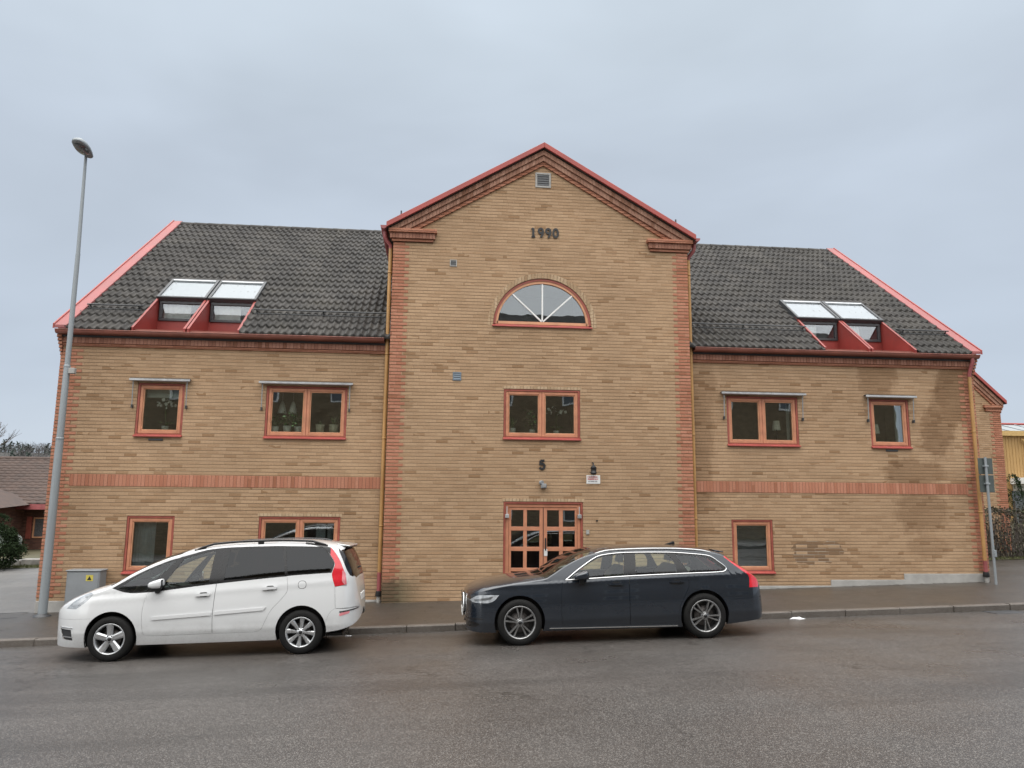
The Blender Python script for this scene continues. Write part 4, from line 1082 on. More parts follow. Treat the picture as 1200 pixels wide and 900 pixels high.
def mirror_unit(parent, x, y, z, s, mat, sc=(.11, .10, .075), lower=None):
    bm = bmesh.new(); bmesh.ops.create_uvsphere(bm, u_segments=24, v_segments=14, radius=1)
    vs = []
    for v in bm.verts:
        px, py, pz = v.co; e = .62
        f = lambda t: math.copysign(abs(t)**e, t)
        q = (f(px), f(py), f(pz)); k = .55+.45*(q[0]+1)/2        # narrower towards the front
        vs.append((x+q[0]*sc[0]*(1 if q[0] < 0 else .75), y+s*(sc[1]+q[1]*sc[1]), z+q[2]*sc[2]*k+q[0]*.015))
    b = MB().add(vs, [tuple(v.index for v in f.verts) for f in bm.faces], True); bm.free()
    o = b.build('door_mirror', mat, parent)
    MB().box(x+sc[0]*.5, x+sc[0]*.72, y+s*.02, y+s*(2*sc[1]-.02), z-sc[2]*.8, z+sc[2]*.8).build('mirror_rim', M['trim'], o, bevel=.02, seg=3)
    MB().prism([(x-.03, z-sc[2]*.7), (x+.05, z-sc[2]*.7), (x+.02, z-sc[2]-.06), (x-.04, z-sc[2]-.06)], y-s*.06, y+s*.08, 'y').build('mirror_foot', M['trim'] if lower is None else lower, o, bevel=.012, seg=2)
    return o

def build_car(sp, root):
    sh = Shell(sp); V, reg = panels(sh, sp['regions'], [arc_pts(*a) for a in sp['arches']], sp.get('h', .042))
    mats = sp['mats']; made = {}
    for key, f in sorted(reg.items(), key=lambda kv: kv[0] in sp['own']):
        base, *rest = key.split('#')
        mt = mats.get(key, mats.get(base, mats['body']))
        both = base in sp['both']
        kw = dict(gap=sp['gaps'].get(base, 0.), off=sp['offs'].get(base, 0.))
        nm = sp['names'].get(base, base)
        par = {None: root}.get(None)
        owner = sp['own'].get(key)
        near = skin(sh, V, f, nm, mt, made[owner][0] if owner else root, 'both' if both else None, **kw)
        far = None if both else skin(sh, V, f, nm, mt, made[owner][1] if owner else root, 'only', **kw)
        made[key] = (near, far or near)
    for a in sp['arches']: arch_lining(root, sh, *a)
    return sh, made
M['lens_smoke'] = simple('smoky_lamp_lens', (.34, .36, .38), .10, var=.35, scale=18, coat=1.)
def cabin(sh, root, x0, x1, zf, w, dash_x, dash_z, wheel_at, seats, mat, tall=.62):
    b = MB(); b.box(x0, x1, -w, w, zf-.05, zf); b.box(x0, x0+.04, -w*.7, w*.7, zf, dash_z-.12); b.box(x1-.3, x1, -w*.8, w*.8, zf, zf+.38)
    b.box(-.55, x0, -.45, .45, .24, .60); b.build('floor_pan', M['cabin'], root)
    MB().prism([(dash_x-.42, dash_z-.05), (dash_x-.42, dash_z-.30), (dash_x+.12, dash_z-.34), (dash_x+.16, dash_z-.06), (dash_x+.02, dash_z+.02)], -w*.96, w*.96, 'y').build('dashboard', M['cabin'], root, bevel=.03, seg=2)
    x, y, z = wheel_at; n = 28; pts = []
    ax = Vector((.30, 0, .95)).normalized(); e1 = Vector((0, 1, 0)); e2 = ax.cross(e1)
    c = Vector((x, y, z)); pts = [c+(e1*math.cos(t)+e2*math.sin(t))*.185 for t in np.linspace(0, 2*math.pi, n+1)]
    b = MB().tube(pts, .014, 8, False); b.tube([c-e1*.18, c+e1*.18], .014, 6); b.tube([c-ax*.01, c-ax*.22], .03, 8); b.build('steering_wheel', M['matt'], root)
    for sx, sy in seats: seat(root, sx, sy, mat, z=zf+.14, tall=tall)
    for s in (-1, 1):   # inner faces of the doors, below the glass
        MB().box(x0+.3, x1-.35, s*(w+.03), s*(w+.05), zf, dash_z-.08).build('door_card', M['cabin'], root)

def mpv_spec(body, h=.042):
    top = [(-.93, .50), (-.925, .60), (-.90, .70), (-.85, .785), (-.72, .885), (-.56, .965), (-.36, 1.04), (-.14, 1.10), (.02, 1.175), (.2, 1.285), (.45, 1.41), (.75, 1.525), (1.08, 1.605), (1.36, 1.65), (1.8, 1.678), (2.3, 1.682), (2.75, 1.665), (3.05, 1.63), (3.28, 1.585), (3.35, 1.545), (3.42, 1.44), (3.50, 1.28), (3.555, 1.13), (3.595, .95), (3.62, .80), (3.64, .66), (3.655, .56)]
    bottom = [(-.93, .46), (-.925, .33), (-.9, .24), (-.82, .205), (-.4, .20), (.4, .215), (2.3, .215), (3.1, .30), (3.5, .37), (3.62, .44), (3.65, .50), (3.655, .53)]
    cap = [(-.93, .02), (-.9, .09), (-.6, .11), (-.2, .10), (.2, .09), (1, .085), (3, .085), (3.35, .10), (3.5, .11), (3.6, .10), (3.655, .015)]
    belt = [(-.93, .75), (0, .97), (.5, .99), (1.45, 1.06), (2.5, 1.15), (3.2, 1.17), (3.66, 1.1)]
    sp = dict(top=top, bottom=bottom, cap=cap, belt=belt, stretch=(-.36, -.30, 3.12, -.28), W=.915, nose=(.72, 2.3), tail=(.42, 2.6), wf=pchip([(-.93, .97), (0, .985), (1.3, 1), (3, .985), (3.66, .95)]),
              zmid=.62, zlow=.2, tuck=.075, lean=.045, tumble=.36, h=h,
              ridges=[(lambda x: .87+.055*x, .007, .05), (lambda x: .40+0*x, .006, .04)])
    q = 'q'
    sp['regions'] = [
        ('quarter_window', smooth_poly([(.06, 1.035), (.2, .995), (.46, .985), (.63, 1.19), (.86, 1.42), (.74, 1.39), (.4, 1.25)], corner=(0, 2, 4))),
        ('window#front', smooth_poly([(.70, 1.02), (.74, 1.13), (.95, 1.43), (1.2, 1.5), (1.40, 1.54), (1.36, 1.08)], corner=(0, 2, 4, 5))),
        ('window#rear', smooth_poly([(1.575, 1.105), (1.62, 1.555), (2.0, 1.565), (2.41, 1.56), (2.47, 1.16)], corner=(0, 1, 3, 4))),
        ('rear_quarter_window', smooth_poly([(2.51, 1.165), (2.45, 1.56), (2.75, 1.555), (3.0, 1.54), (3.12, 1.42), (3.17, 1.30), (3.14, 1.19)], corner=(0, 1, 3, 6))),
        ('window_trim', smooth_poly([(-.03, 1.035), (.2, .965), (.5, .965), (1.4, 1.055), (2.5, 1.14), (3.165, 1.17), (3.2, 1.32), (3.03, 1.56), (2.4, 1.582), (1.6, 1.58), (1.3, 1.555), (.95, 1.465), (.72, 1.405), (.35, 1.25)], corner=(0, 5, 7))),
        ('taillight', smooth_poly([(3.055, 1.54), (3.14, 1.545), (3.24, 1.42), (3.32, 1.29), (3.40, 1.10), (3.415, .985), (3.22, .965), (3.17, 1.15), (3.205, 1.31)], corner=(0, 1, 5, 6))),
        ('headlight', smooth_poly([(-.68, .755), (-.52, .75), (-.36, .87), (-.28, .965), (-.36, .975), (-.52, .895)], corner=(0, 1, 3))),
        ('fog_lamp_panel', [(-.77, .465), (-.575, .455), (-.55, .30), (-.72, .315)]),
        ('rear_window', [(3.24, 1.54), (3.34, 1.34), (3.41, 1.2), (3.46, 1.125), (3.52, 1.10), (3.565, .5, q), (3.565, 1.04, q), (3.36, 1.04, q), (3.34, .4, q), (3.30, .1, q)]),
        ('tailgate', [(3.22, .975), (3.235, .643), (3.45, .637), (3.654, .637), (3.654, .5, q), (3.654, 1.04, q), (3.565, 1.04, q), (3.565, .5, q), (3.52, 1.10), (3.46, 1.125), (3.413, .975)]),
        ('windshield', [(-.05, .16, q), (.35, .13, q), (.9, .13, q), (1.02, .5, q), (1.05, 1.04, q), (-.2, 1.04, q), (-.15, .6, q)]),
        ('bonnet', [(-.75, .2, q), (-.4, .12, q), (-.1, .14, q), (-.2, .6, q), (-.24, 1.04, q), (-.82, 1.04, q), (-.80, .6, q)]),
        ('door#front', smooth_poly([(.50, .96), (.445, .8), (.435, .6), (.455, .40), (.50, .345), (1.45, .345), (1.445, .6), (1.475, 1.05), (1.53, 1.60), (1.3, 1.575), (.93, 1.475), (.66, 1.22)], corner=(0, 5, 8))),
        ('door#rear', smooth_poly([(1.45, .345), (1.445, .6), (1.475, 1.05), (1.53, 1.6), (2.45, 1.6), (2.505, 1.15), (2.52, .93), (2.43, .80), (2.29, .65), (2.20, .48), (2.15, .38), (2.08, .345)], corner=(0, 3, 4, 11))),
        ('front_bumper', [(-.94, .60), (-.29, .615), (-.29, .1), (-.94, .1)]),
        ('rear_bumper', smooth_poly([(3.085, .25), (3.085, .40), (3.14, .57), (3.24, .645), (3.45, .635), (3.67, .635), (3.67, .2)], corner=(0, 4, 5, 6))),
    ]
    sp['arches'] = [(0, .335, .372), (2.728, .335, .372)]
    sp['both'] = {'body', 'windshield', 'rear_window', 'bonnet', 'front_bumper', 'rear_bumper', 'tailgate'}
    sp['own'] = {'window#front': 'door#front', 'window#rear': 'door#rear', 'fog_lamp_panel': 'front_bumper'}
    sp['names'] = {'rear_quarter_window': 'quarter_window'}
    sp['gaps'] = {'tailgate': .004, 'door': .0036, 'bonnet': .003, 'front_bumper': .002, 'rear_bumper': .002, 'headlight': .002, 'taillight': .002}
    sp['offs'] = {'window': -.006, 'quarter_window': -.006, 'rear_quarter_window': -.006, 'window_trim': -.003, 'windshield': -.004, 'rear_window': -.004, 'fog_lamp_panel': -.02}
    sp['mats'] = {'body': body, 'window': M['g_clear'], 'window#rear': M['g_tint'], 'rear_quarter_window': M['g_tint'], 'quarter_window': M['g_clear'], 'window_trim': M['trim'], 'taillight': M['lens_red'], 'headlight': M['lens_smoke'], 'fog_lamp_panel': M['matt'], 'rear_window': M['g_tint'], 'windshield': M['g_clear']}
    return sp
def mpv(root, body, h=.042, detail=True):
    sp = mpv_spec(body, h); sh, made = build_car(sp, root)
    for x, st in ((0, 'five'), (2.728, 'eight')):
        for s in (-1, 1): wheel(root, x, s*.895, .319, .219, .20, st, M['alloy'], s, turn=.18*(1 if x else .4))
    cabin(sh, root, .38, 3.35, .36, .70, .55, .98, (.80, -.37, .98), [(1.02, -.36), (1.02, .36), (1.95, -.42), (1.95, 0), (1.95, .42)], M['seat'])
    b = MB().box(-.5, 3.3, -.5, .5, .20, .24); b.build('underbody', M['black'], root)
    if not detail: return sh
    dF, dR, bd = made['door#front'], made['door#rear'], made['body'][0]
    for i, mir in enumerate((None, 'only')):
        patch(sh, [(.57, .613), (1.425, .657), (1.425, .61), (.585, .568)], 'door_moulding', body, dF[i], mir, .014)
        patch(sh, [(1.47, .66), (2.215, .70), (2.18, .655), (1.47, .613)], 'door_moulding', body, dR[i], mir, .014)
        for (x, z, d) in ((1.19, .885, dF), (2.155, .95, dR)):
            patch(sh, rounded(x+.05, x+.17, z-.012, z+.055, .03, .03), 'handle_recess', M['matt'], d[i], mir, .002, .002, .02)
            patch(sh, rounded(x, x+.21, z, z+.036, .016, .04), 'door_handle', body, d[i], mir, .032, .03, .02)
        patch(sh, rounded(2.674, 2.796, .949, 1.066, .048, .0), 'fuel_flap_seam', M['matt'], root, mir, .0012, .003, .02)
        patch(sh, rounded(2.68, 2.79, .955, 1.06, .045, .0), 'fuel_flap', body, root, mir, .0025, .004, .02)
        patch(sh, rounded(3.335, 3.395, 1.03, 1.21, .022, -.9), 'reversing_lens', M['lens_pink'], made['taillight'][i], mir, .004, .004, .02)
        patch(sh, [(-.60, .80), (-.50, .80), (-.38, .90), (-.42, .925)], 'lamp_reflector', M['alu'], made['headlight'][i], mir, .002, .003, .02)
        patch(sh, [(-.75, .495), (-.545, .487), (-.545, .475), (-.75, .483)], 'chrome_strip', M['chrome'], made['front_bumper'][0], mir, .008, .01, .02)
        patch(sh, [(-.715, .37), (-.55, .362), (-.552, .345), (-.712, .352)], 'chrome_strip', M['chrome'], made['front_bumper'][0], mir, .008, .02, .02)
        patch(sh, [(3.30, .60), (3.62, .625), (3.60, .61), (3.31, .58)], 'bumper_strip', M['matt'], made['rear_bumper'][0], mir, .006, .006, .02)
        patch(sh, rounded(3.30, 3.47, .53, .57, .018, .2), 'reflector', M['lens_pink'], made['rear_bumper'][0], mir, .004, .004, .02)
        s = 1 if mir else -1
        mirror_unit(dF[i], .645, s*.845, 1.085, s, body, (.125, .095, .078), M['matt'])
        # roof rail: black bar on three feet
        xs = np.linspace(1.12, 3.08, 26); P_ = [sh.pos(sh.U(x), sh.v_q(x, .20)) for x in xs]
        rail = [(p[0], -s*p[1], p[2]+.008+.038*min(1, min(i_, 25-i_)/3)) for i_, p in enumerate(P_)]
        b = MB().tube(rail, [.012]+[.019]*24+[.012], 8)
        for k in (0, 1, 12, 23, 24): b.box(P_[k][0]-.04, P_[k][0]+.05, -s*P_[k][1]-.015, -s*P_[k][1]+.015, P_[k][2]-.02, rail[k][2]+.004)
        b.build('roof_rail', M['trim'], root, bevel=.006)
        xs = np.linspace(2.74, 3.13, 14); b = MB(); vs = []; nv = 7
        for i_, x in enumerate(xs):
            e = (i_/13)**1.6; v0, v1 = .12-.21*e, .25-.19*e
            for v in np.linspace(v0, v1, nv):
                u = sh.U(x); p_ = sh.pos(u, v)+sh.nrm(u, v)*.007; vs.append((p_[0], -s*p_[1], p_[2]))
        b.add(vs, [(k*nv+j, (k+1)*nv+j, (k+1)*nv+j+1, k*nv+j+1) for k in range(13) for j in range(nv-1)], True); b.build('rail_foot', M['trim'], root)
    for x in (3.525,): MB().box(x-.01, x+.035, -.26, .26, .70, .81).build('number_plate', M['plate'], root, bevel=.004)
    MB().box(3.51, 3.53, -.32, .32, .66, .86).build('plate_recess', M['trim'], root, bevel=.01)
    MB().tube([(3.49, -.02, 1.20), (3.49, .25, 1.20)], .012, 6).build('wiper', M['matt'], root)
    MB().prism([(3.20, 1.60), (3.40, 1.565), (3.405, 1.545), (3.22, 1.57)], -.56, .56, 'y').build('roof_spoiler', body, root, bevel=.008, seg=2)
    MB().prism([(3.33, 1.552), (3.405, 1.548), (3.40, 1.53), (3.33, 1.535)], -.55, .55, 'y').build('spoiler_edge', M['matt'], root, bevel=.004)
    return sh

def estate(root, body):
    top = [(-.885, .56), (-.88, .68), (-.865, .77), (-.82, .835), (-.70, .892), (-.49, .95), (-.11, 1.005), (.2, 1.03), (.42, 1.055), (.55, 1.12), (.75, 1.235), (1.0, 1.345), (1.25, 1.41), (1.6, 1.445), (2.0, 1.45), (2.5, 1.44), (3.0, 1.40), (3.30, 1.345), (3.38, 1.315), (3.42, 1.275), (3.6, 1.135), (3.74, 1.015), (3.82, .93), (3.845, .80), (3.865, .68), (3.915, .60), (3.94, .52), (3.945, .44)]
    bottom = [(-.885, .50), (-.88, .34), (-.86, .25), (-.8, .22), (-.4, .2), (.4, .2), (2.6, .185), (3.3, .2), (3.7, .24), (3.88, .28), (3.935, .34), (3.945, .40)]
    cap = [(-.885, .02), (-.86, .10), (-.5, .115), (.3, .09), (.8, .085), (1.5, .08), (3.2, .08), (3.5, .09), (3.8, .09), (3.86, .08), (3.945, .01)]
    belt = [(-.885, .80), (0, .93), (.7, .95), (1.7, .985), (2.6, 1.0), (3.3, 1.01), (3.95, .95)]
    q = 'q'
    sp = dict(top=top, bottom=bottom, cap=cap, belt=belt, stretch=(-.4, .20, 3.33, .30), W=.94, nose=(.45, 2.6), tail=(.30, 3.0), wf=pchip([(-.885, .96), (0, .985), (1.3, .995), (2.9, .995), (3.95, .93)]),
              zmid=.58, zlow=.2, tuck=.07, lean=.06, tumble=.40, h=.042,
              ridges=[(lambda x: .90+.02*x, .012, .045), (lambda x: .36+.01*x, .010, .05)])
    sp['regions'] = [
        ('window#front', smooth_poly([(.80, .98), (1.0, 1.12), (1.27, 1.265), (1.45, 1.305), (1.715, 1.322), (1.67, 1.005), (1.2, .99)], corner=(0, 4, 5))),
        ('window#rear', smooth_poly([(1.90, 1.325), (2.15, 1.322), (2.41, 1.31), (2.50, 1.21), (2.535, 1.12), (2.53, 1.025), (1.87, 1.012)], corner=(0, 2, 5, 6))),
        ('quarter_window', smooth_poly([(2.565, 1.292), (2.85, 1.265), (3.07, 1.23), (3.20, 1.14), (3.295, 1.065), (3.24, 1.03), (2.725, 1.022)], corner=(0, 6))),
        ('window_trim', smooth_poly([(.74, .955), (.98, 1.125), (1.26, 1.288), (1.45, 1.328), (1.75, 1.345), (2.42, 1.332), (2.8, 1.302), (3.11, 1.258), (3.25, 1.165), (3.36, 1.065), (3.29, 1.01), (2.55, 1.0), (1.7, .985), (1.2, .968)], corner=(0,))),
        ('taillight', smooth_poly([(3.345, 1.242), (3.41, 1.255), (3.72, 1.01), (3.825, .915), (3.815, .75), (3.672, .755), (3.685, .93), (3.60, 1.015)], corner=(0, 4, 5))),
        ('headlight', smooth_poly([(-.79, .69), (-.66, .76), (-.45, .768), (-.31, .762), (-.39, .68), (-.50, .645), (-.74, .655)], corner=(0, 3, 6))),
        ('grille', [(-.886, .47), (-.862, .47), (-.862, .76), (-.886, .76)]),
        ('lower_grille', [(-.88, .27), (-.70, .285), (-.62, .33), (-.70, .36), (-.88, .37)]),
        ('rear_window', [(3.43, .15, q), (3.66, .15, q), (3.68, 1.04, q), (3.42, 1.04, q)]),
        ('windshield', [(.42, .16, q), (.7, .12, q), (1.12, .12, q), (1.22, .5, q), (1.25, 1.04, q), (.30, 1.04, q), (.33, .6, q)]),
        ('bonnet', [(-.80, .25, q), (-.4, .13, q), (.25, .12, q), (.36, .14, q), (.25, .6, q), (.22, 1.04, q), (-.85, 1.04, q), (-.84, .6, q)]),
        ('door#front', smooth_poly([(.69, .94), (.655, .69), (.66, .35), (.70, .255), (1.735, .25), (1.74, .7), (1.765, 1.0), (1.83, 1.358), (1.3, 1.33), (.98, 1.15)], corner=(0, 4, 7))),
        ('door#rear', smooth_poly([(1.735, .25), (1.74, .7), (1.765, 1.0), (1.83, 1.358), (2.43, 1.35), (2.56, 1.19), (2.69, 1.0), (2.715, .83), (2.64, .68), (2.545, .5), (2.52, .25)], corner=(0, 3, 4, 10))),
        ('front_bumper', [(-.9, .635), (-.5, .62), (-.36, .60), (-.36, .1), (-.9, .1)]),
        ('rear_bumper', smooth_poly([(3.28, .1), (3.30, .45), (3.42, .57), (3.70, .60), (3.96, .61), (3.96, .1)], corner=(0, 4, 5))),
    ]
    sp['arches'] = [(0, .355, .392), (2.941, .355, .392)]
    sp['both'] = {'body', 'windshield', 'rear_window', 'bonnet', 'front_bumper', 'rear_bumper', 'grille', 'lower_grille'}
    sp['own'] = {'window#front': 'door#front', 'window#rear': 'door#rear', 'lower_grille': 'front_bumper'}
    sp['names'] = {}
    sp['gaps'] = {'door': .003, 'bonnet': .003, 'front_bumper': .002, 'rear_bumper': .002, 'headlight': .002, 'taillight': .002}
    sp['offs'] = {'window': -.006, 'quarter_window': -.006, 'window_trim': -.003, 'windshield': -.004, 'rear_window': -.004, 'lower_grille': -.02, 'grille': -.006}
    sp['mats'] = {'body': body, 'window': M['g_dark'], 'quarter_window': M['g_dark'], 'window_trim': M['trim'], 'taillight': M['lens_red'], 'headlight': M['lens_smoke'], 'grille': M['trim'], 'lower_grille': M['trim'], 'rear_window': M['g_dark'], 'windshield': M['g_dark']}
    sh, made = build_car(sp, root)
    for x in (0, 2.941):
        for s in (-1, 1): wheel(root, x, s*.925, .345, .248, .22, 'double', M['alloy_dk'], s, turn=.05+.5*(x > 0))
    cabin(sh, root, .62, 3.55, .33, .72, .80, .93, (1.12, -.38, .90), [(1.42, -.38), (1.42, .38), (2.32, -.42), (2.32, 0), (2.32, .42)], M['seat_l'], .48)
    MB().box(-.5, 3.6, -.5, .5, .19, .23).build('underbody', M['black'], root)
    dF, dR = made['door#front'], made['door#rear']; dlo = dens(sp['regions'][3][1])
    for i, mir in enumerate((None, 'only')):
        s = 1 if mir else -1
        pts = []
        for u, v in sh.side(dlo):
            p = sh.pos(u, v)+sh.nrm(u, v)*.002; pts.append((p[0], -s*p[1], p[2]))
        MB().tube(pts+[pts[0]], .0095, 6, False).build('chrome_window_strip', M['chrome'], root)
        for x, z, d in ((1.42, .862, dF), (2.40, .868, dR)):
            patch(sh, rounded(x+.06, x+.18, z-.008, z+.05, .024), 'handle_recess', M['black'], d[i], mir, .002, .002, .02)
            patch(sh, rounded(x, x+.235, z-.004, z+.028, .014), 'door_handle', M['trim'] if False else body, d[i], mir, .032, .03, .02)
        patch(sh, [(.46, .250), (2.50, .218), (2.50, .205), (.46, .235)], 'sill_strip', M['chrome'], root, mir, .012, .012)
        patch(sh, [(-.72, .70), (-.46, .735), (-.40, .74), (-.45, .70), (-.70, .672)], 'lamp_reflector', M['lens_dark'], made['headlight'][i], mir, .002, .003, .02)
        patch(sh, [(-.86, .40), (-.62, .40), (-.56, .415), (-.62, .425), (-.86, .42)], 'bumper_strip', M['trim'], made['front_bumper'][0], mir, .004, .006, .02)
        mirror_unit(dF[i], .985, s*.875, 1.02, s, body, (.135, .10, .075), M['black'])
        xs = np.linspace(1.25, 3.15, 24); P_ = [sh.pos(sh.U(x), sh.v_q(x, .10)) for x in xs]
        rail = [(p[0], -s*p[1], p[2]+.002+.014*min(1, min(k, 23-k)/2)) for k, p in enumerate(P_)]
        MB().tube(rail, [.008]+[.014]*22+[.008], 8).build('roof_rail', M['alu'], root)
    MB().prism([(2.62, 1.435), (2.80, 1.425), (2.795, 1.475), (2.775, 1.48)], -.02, .02, 'y').build('antenna_fin', M['trim'], root, bevel=.008, seg=2)
    MB().prism([(3.22, 1.357), (3.42, 1.318), (3.44, 1.295), (3.30, 1.31)], -.60, .60, 'y').build('roof_spoiler', body, root, bevel=.010, seg=2)
    g = MB()
    for k in range(9): g.box(-.858, -.848, -.34+.085*k, -.325+.085*k, .50, .75)
    g.build('grille_slats', M['chrome'], made['grille'][0])
    fr = MB(); pr = [(-.37, .49), (.37, .49), (.39, .755), (-.39, .755)]; pts = [(-.843, y, z) for y, z in pr]
    fr.tube(pts+[pts[0]], .012, 8, False); fr.build('grille_surround', M['chrome'], made['grille'][0])
    MB().box(-.868, -.852, -.26, .26, .41, .52).build('number_plate', M['plate'], root, bevel=.004)
    MB().box(4.04, 4.062, -.26, .26, .66, .77).build('number_plate', M['plate'], root, bevel=.004)
    return sh
ROLL_ = R(-1.75)
M['paint_white'] = paint('white_car_paint', (.66, .67, .675), .3, dirt=.5)
M['paint_dark'] = paint('dark_blue_grey_car_paint', (.0135, .0195, .029), .24, .2, dirt=.15)
M['paint_pale'] = paint('pale_green_car_paint', (.22, .26, .24), .35)
CW = thing('parked_car', 'white people carrier with black roof rails and tinted rear side windows parked at the kerb', 'car', (-4.73, -4.10, gx(-4.73)-.032), 'cars parked along the kerb', (ROLL_, -math.atan(.0285), 0))
mpv(CW, M['paint_white'])
CD = thing('parked_car', 'dark blue grey estate car with chrome edged windows parked in front of the entrance', 'car', (1.30, -4.08, gx(1.3)-.034), 'cars parked along the kerb', (ROLL_, -math.atan(.0285), 0))
estate(CD, M['paint_dark'])

# ------------------------------------------------------------------ street furniture
def gwalk(x, y): return gx(x)+(.036+.05*(y+2.9)/2.92 if y < 0 else .088)
def street_lamp():
    x, y = -7.85, -.5; z0 = gwalk(x, y)
    t = thing('street_lamp', 'tall galvanised street lamp in front of the left corner of the brick building', 'street lamp', (x, y, z0))
    p = MB().tube([(0, 0, -.02), (0, 0, 3.42-z0)], [.084, .074], 20).tube([(0, 0, 3.42-z0), (0, 0, 4.93-z0), (0, 0, 4.95-z0)], [.068, .062, .06], 20).tube([(0, 0, 4.95-z0), (-.01, 0, 7.4-z0)], [.054, .045], 18).tube([(-.01, 0, 7.4-z0), (-.05, 0, 9.62-z0)], [.040, .030], 16)
    p = p.build('pole', M['galv'], t)
    MB().lathe([(.076, 3.40-z0), (.080, 3.405-z0), (.080, 3.43-z0), (.068, 3.44-z0)], n=20).lathe([(.063, 4.91-z0), (.066, 4.92-z0), (.066, 4.95-z0), (.055, 4.97-z0)], n=20).build('collar', M['galv'], p)
    MB().lathe([(.17, -.02), (.16, .02), (.10, .04), (.088, .06)], n=20).build('base_plate', M['dark_metal'], t)
    MB().box(.055, .18, -.06, .04, 4.78-z0, 4.90-z0).build('junction_box', M['concrete'], t, bevel=.008)
    # lantern: flattened teardrop reaching out over the road
    b = MB(); n = 16; secs = [(.10, .045, .045), (.06, .08, .08), (-.06, .115, .11), (-.23, .15, .13), (-.38, .155, .13), (-.50, .13, .11), (-.58, .085, .06), (-.61, .03, .02)]
    vs = []; zt = 9.60-z0
    for yy, w, h in secs:
        for k in range(n):
            a = 2*math.pi*k/n; vs.append((w*math.cos(a), yy, zt+.06+(h*math.sin(a) if math.sin(a) > 0 else .45*h*math.sin(a))-.10*yy))
    b.add(vs, [(i*n+k, i*n+(k+1) % n, (i+1)*n+(k+1) % n, (i+1)*n+k) for i in range(len(secs)-1) for k in range(n)]+[tuple(range(n)), tuple(range((len(secs)-1)*n, len(secs)*n))], True)
    h = b.build('lamp_head', M['galv'], t)
    b = MB(); a = np.linspace(0, 2*math.pi, 24, endpoint=False)
    b.add([(.125*math.cos(q), -.32+.22*math.sin(q), zt+.062-.10*(-.32+.22*math.sin(q))-.062) for q in a]+[(.09*math.cos(q), -.32+.17*math.sin(q), zt+.03-.10*(-.32+.17*math.sin(q))-.062) for q in a], [tuple(range(24, 48))]+[(i, (i+1) % 24, 24+(i+1) % 24, 24+i) for i in range(24)], True)
    b.build('lamp_lens', M['lens_dark'], h)
street_lamp()
def cabinet():
    x = -7.2; z0 = gwalk(x, -.2)
    t = thing('utility_cabinet', 'grey steel utility cabinet with a yellow sticker against the brick wall', 'cabinet', (x, -.2, z0))
    H = .745-z0
    MB().box(-.325, .325, -.155, .165, -.02, H-.03).build('body', M['grey_box'], t, bevel=.01)
    MB().box(-.345, .345, -.175, .175, H-.03, H).build('lid', M['grey_box'], t, bevel=.01)
    MB().box(-.30, .30, -.163, -.156, .06, H-.06).build('door', M['grey_box'], t, bevel=.004)
    M['sticker'] = simple('yellow_sticker', (.55, .46, .08), .5)
    MB().box(.06, .20, -.1655, -.1635, H-.22, H-.10).build('sticker', M['sticker'], t)
    b = MB(); b.add([(.085, -.1672, H-.20), (.175, -.1672, H-.20), (.13, -.1672, H-.12)], [(0, 1, 2)]); b.build('warning_mark', M['black'], t)
cabinet()
def sign_post():
    x, y = 12.66, -.47; z0 = gwalk(x, y)
    t = thing('sign_post', 'grey metal post carrying two dark sign plates seen from behind at the right', 'sign post', (x, y, z0))
    MB().tube([(0, 0, -.05), (0, 0, 3.32-z0)], .030, 14).build('post', M['galv'], t)
    M['sign_back'] = simple('weathered_sign_back', (.085, .10, .095), .5, .3, var=.25, scale=4)
    for a, c in ((2.925, 3.30), (2.51, 2.905)):
        p = MB().box(-.155, .205, .04, .055, a-z0, c-z0).build('sign_plate', M['sign_back'], t, bevel=.004)
        MB().box(-.05, .05, -.035, .042, (a+c)/2-z0-.02, (a+c)/2-z0+.02).build('clamp', M['galv'], p, bevel=.004)
    MB().box(-.012, .05, -.05, .03, 1.05-z0, 1.20-z0).build('bracket', M['galv'], t, bevel=.004)
sign_post()
M['litter'] = simple('old_snow', (.80, .81, .83), .7, var=.1, scale=30)
def litter(x, y, s, lab):
    bm = bmesh.new(); bmesh.ops.create_icosphere(bm, subdivisions=3, radius=1); random.seed(int(x*100))
    for v in bm.verts:
        k = 1+.35*math.sin(v.co.x*5+x)*math.cos(v.co.y*6)+random.uniform(-.08, .08); v.co = (v.co.x*s*k, v.co.y*s*.5*k, max(0, v.co.z)*s*.28*k)
    b = MB().add([tuple(v.co) for v in bm.verts], [tuple(q.index for q in f.verts) for f in bm.faces], True); bm.free()
    o = b.build('snow_patch', M['litter'], None); o.location = (x, y, gx(x)-.072); tag(o, lab, 'snow', 'small snow remains by the kerb')
litter(6.62, -3.16, .12, 'small lump of white snow in the gutter right of the dark estate car')
litter(-1.50, -3.22, .06, 'tiny lump of white snow in the gutter behind the white people carrier')
def leaves_on_walk():
    b = MB()
    for i in range(260):
        x = random.choice((random.uniform(6, 12.8), random.uniform(-1, .4), random.uniform(6, 16.), random.uniform(-14, -6))); y = random.choice((random.uniform(-.12, .0), random.uniform(-2.8, -.1), random.uniform(-3.16, -3.06), random.uniform(-.1, .0)))
        z = (gwalk(x, y) if y > -3 else gx(x)-.068)+.006; a = random.random()*6.28; r = random.uniform(.012, .038)
        b.add([(x+r*math.cos(a+k), y+r*.6*math.sin(a+k), z+random.uniform(0, .006)) for k in (0, 1.7, 3.1, 4.6)], [(0, 1, 2, 3)])
    o = b.build('fallen_leaves', M['soil_dark'], None); tag(o, 'dark scattered leaves and grit on the wet pavement', 'leaves'); o['kind'] = 'stuff'
M['soil_dark'] = simple('wet_leaf_litter', (.035, .025, .016), .7, var=.4, scale=40)
leaves_on_walk()
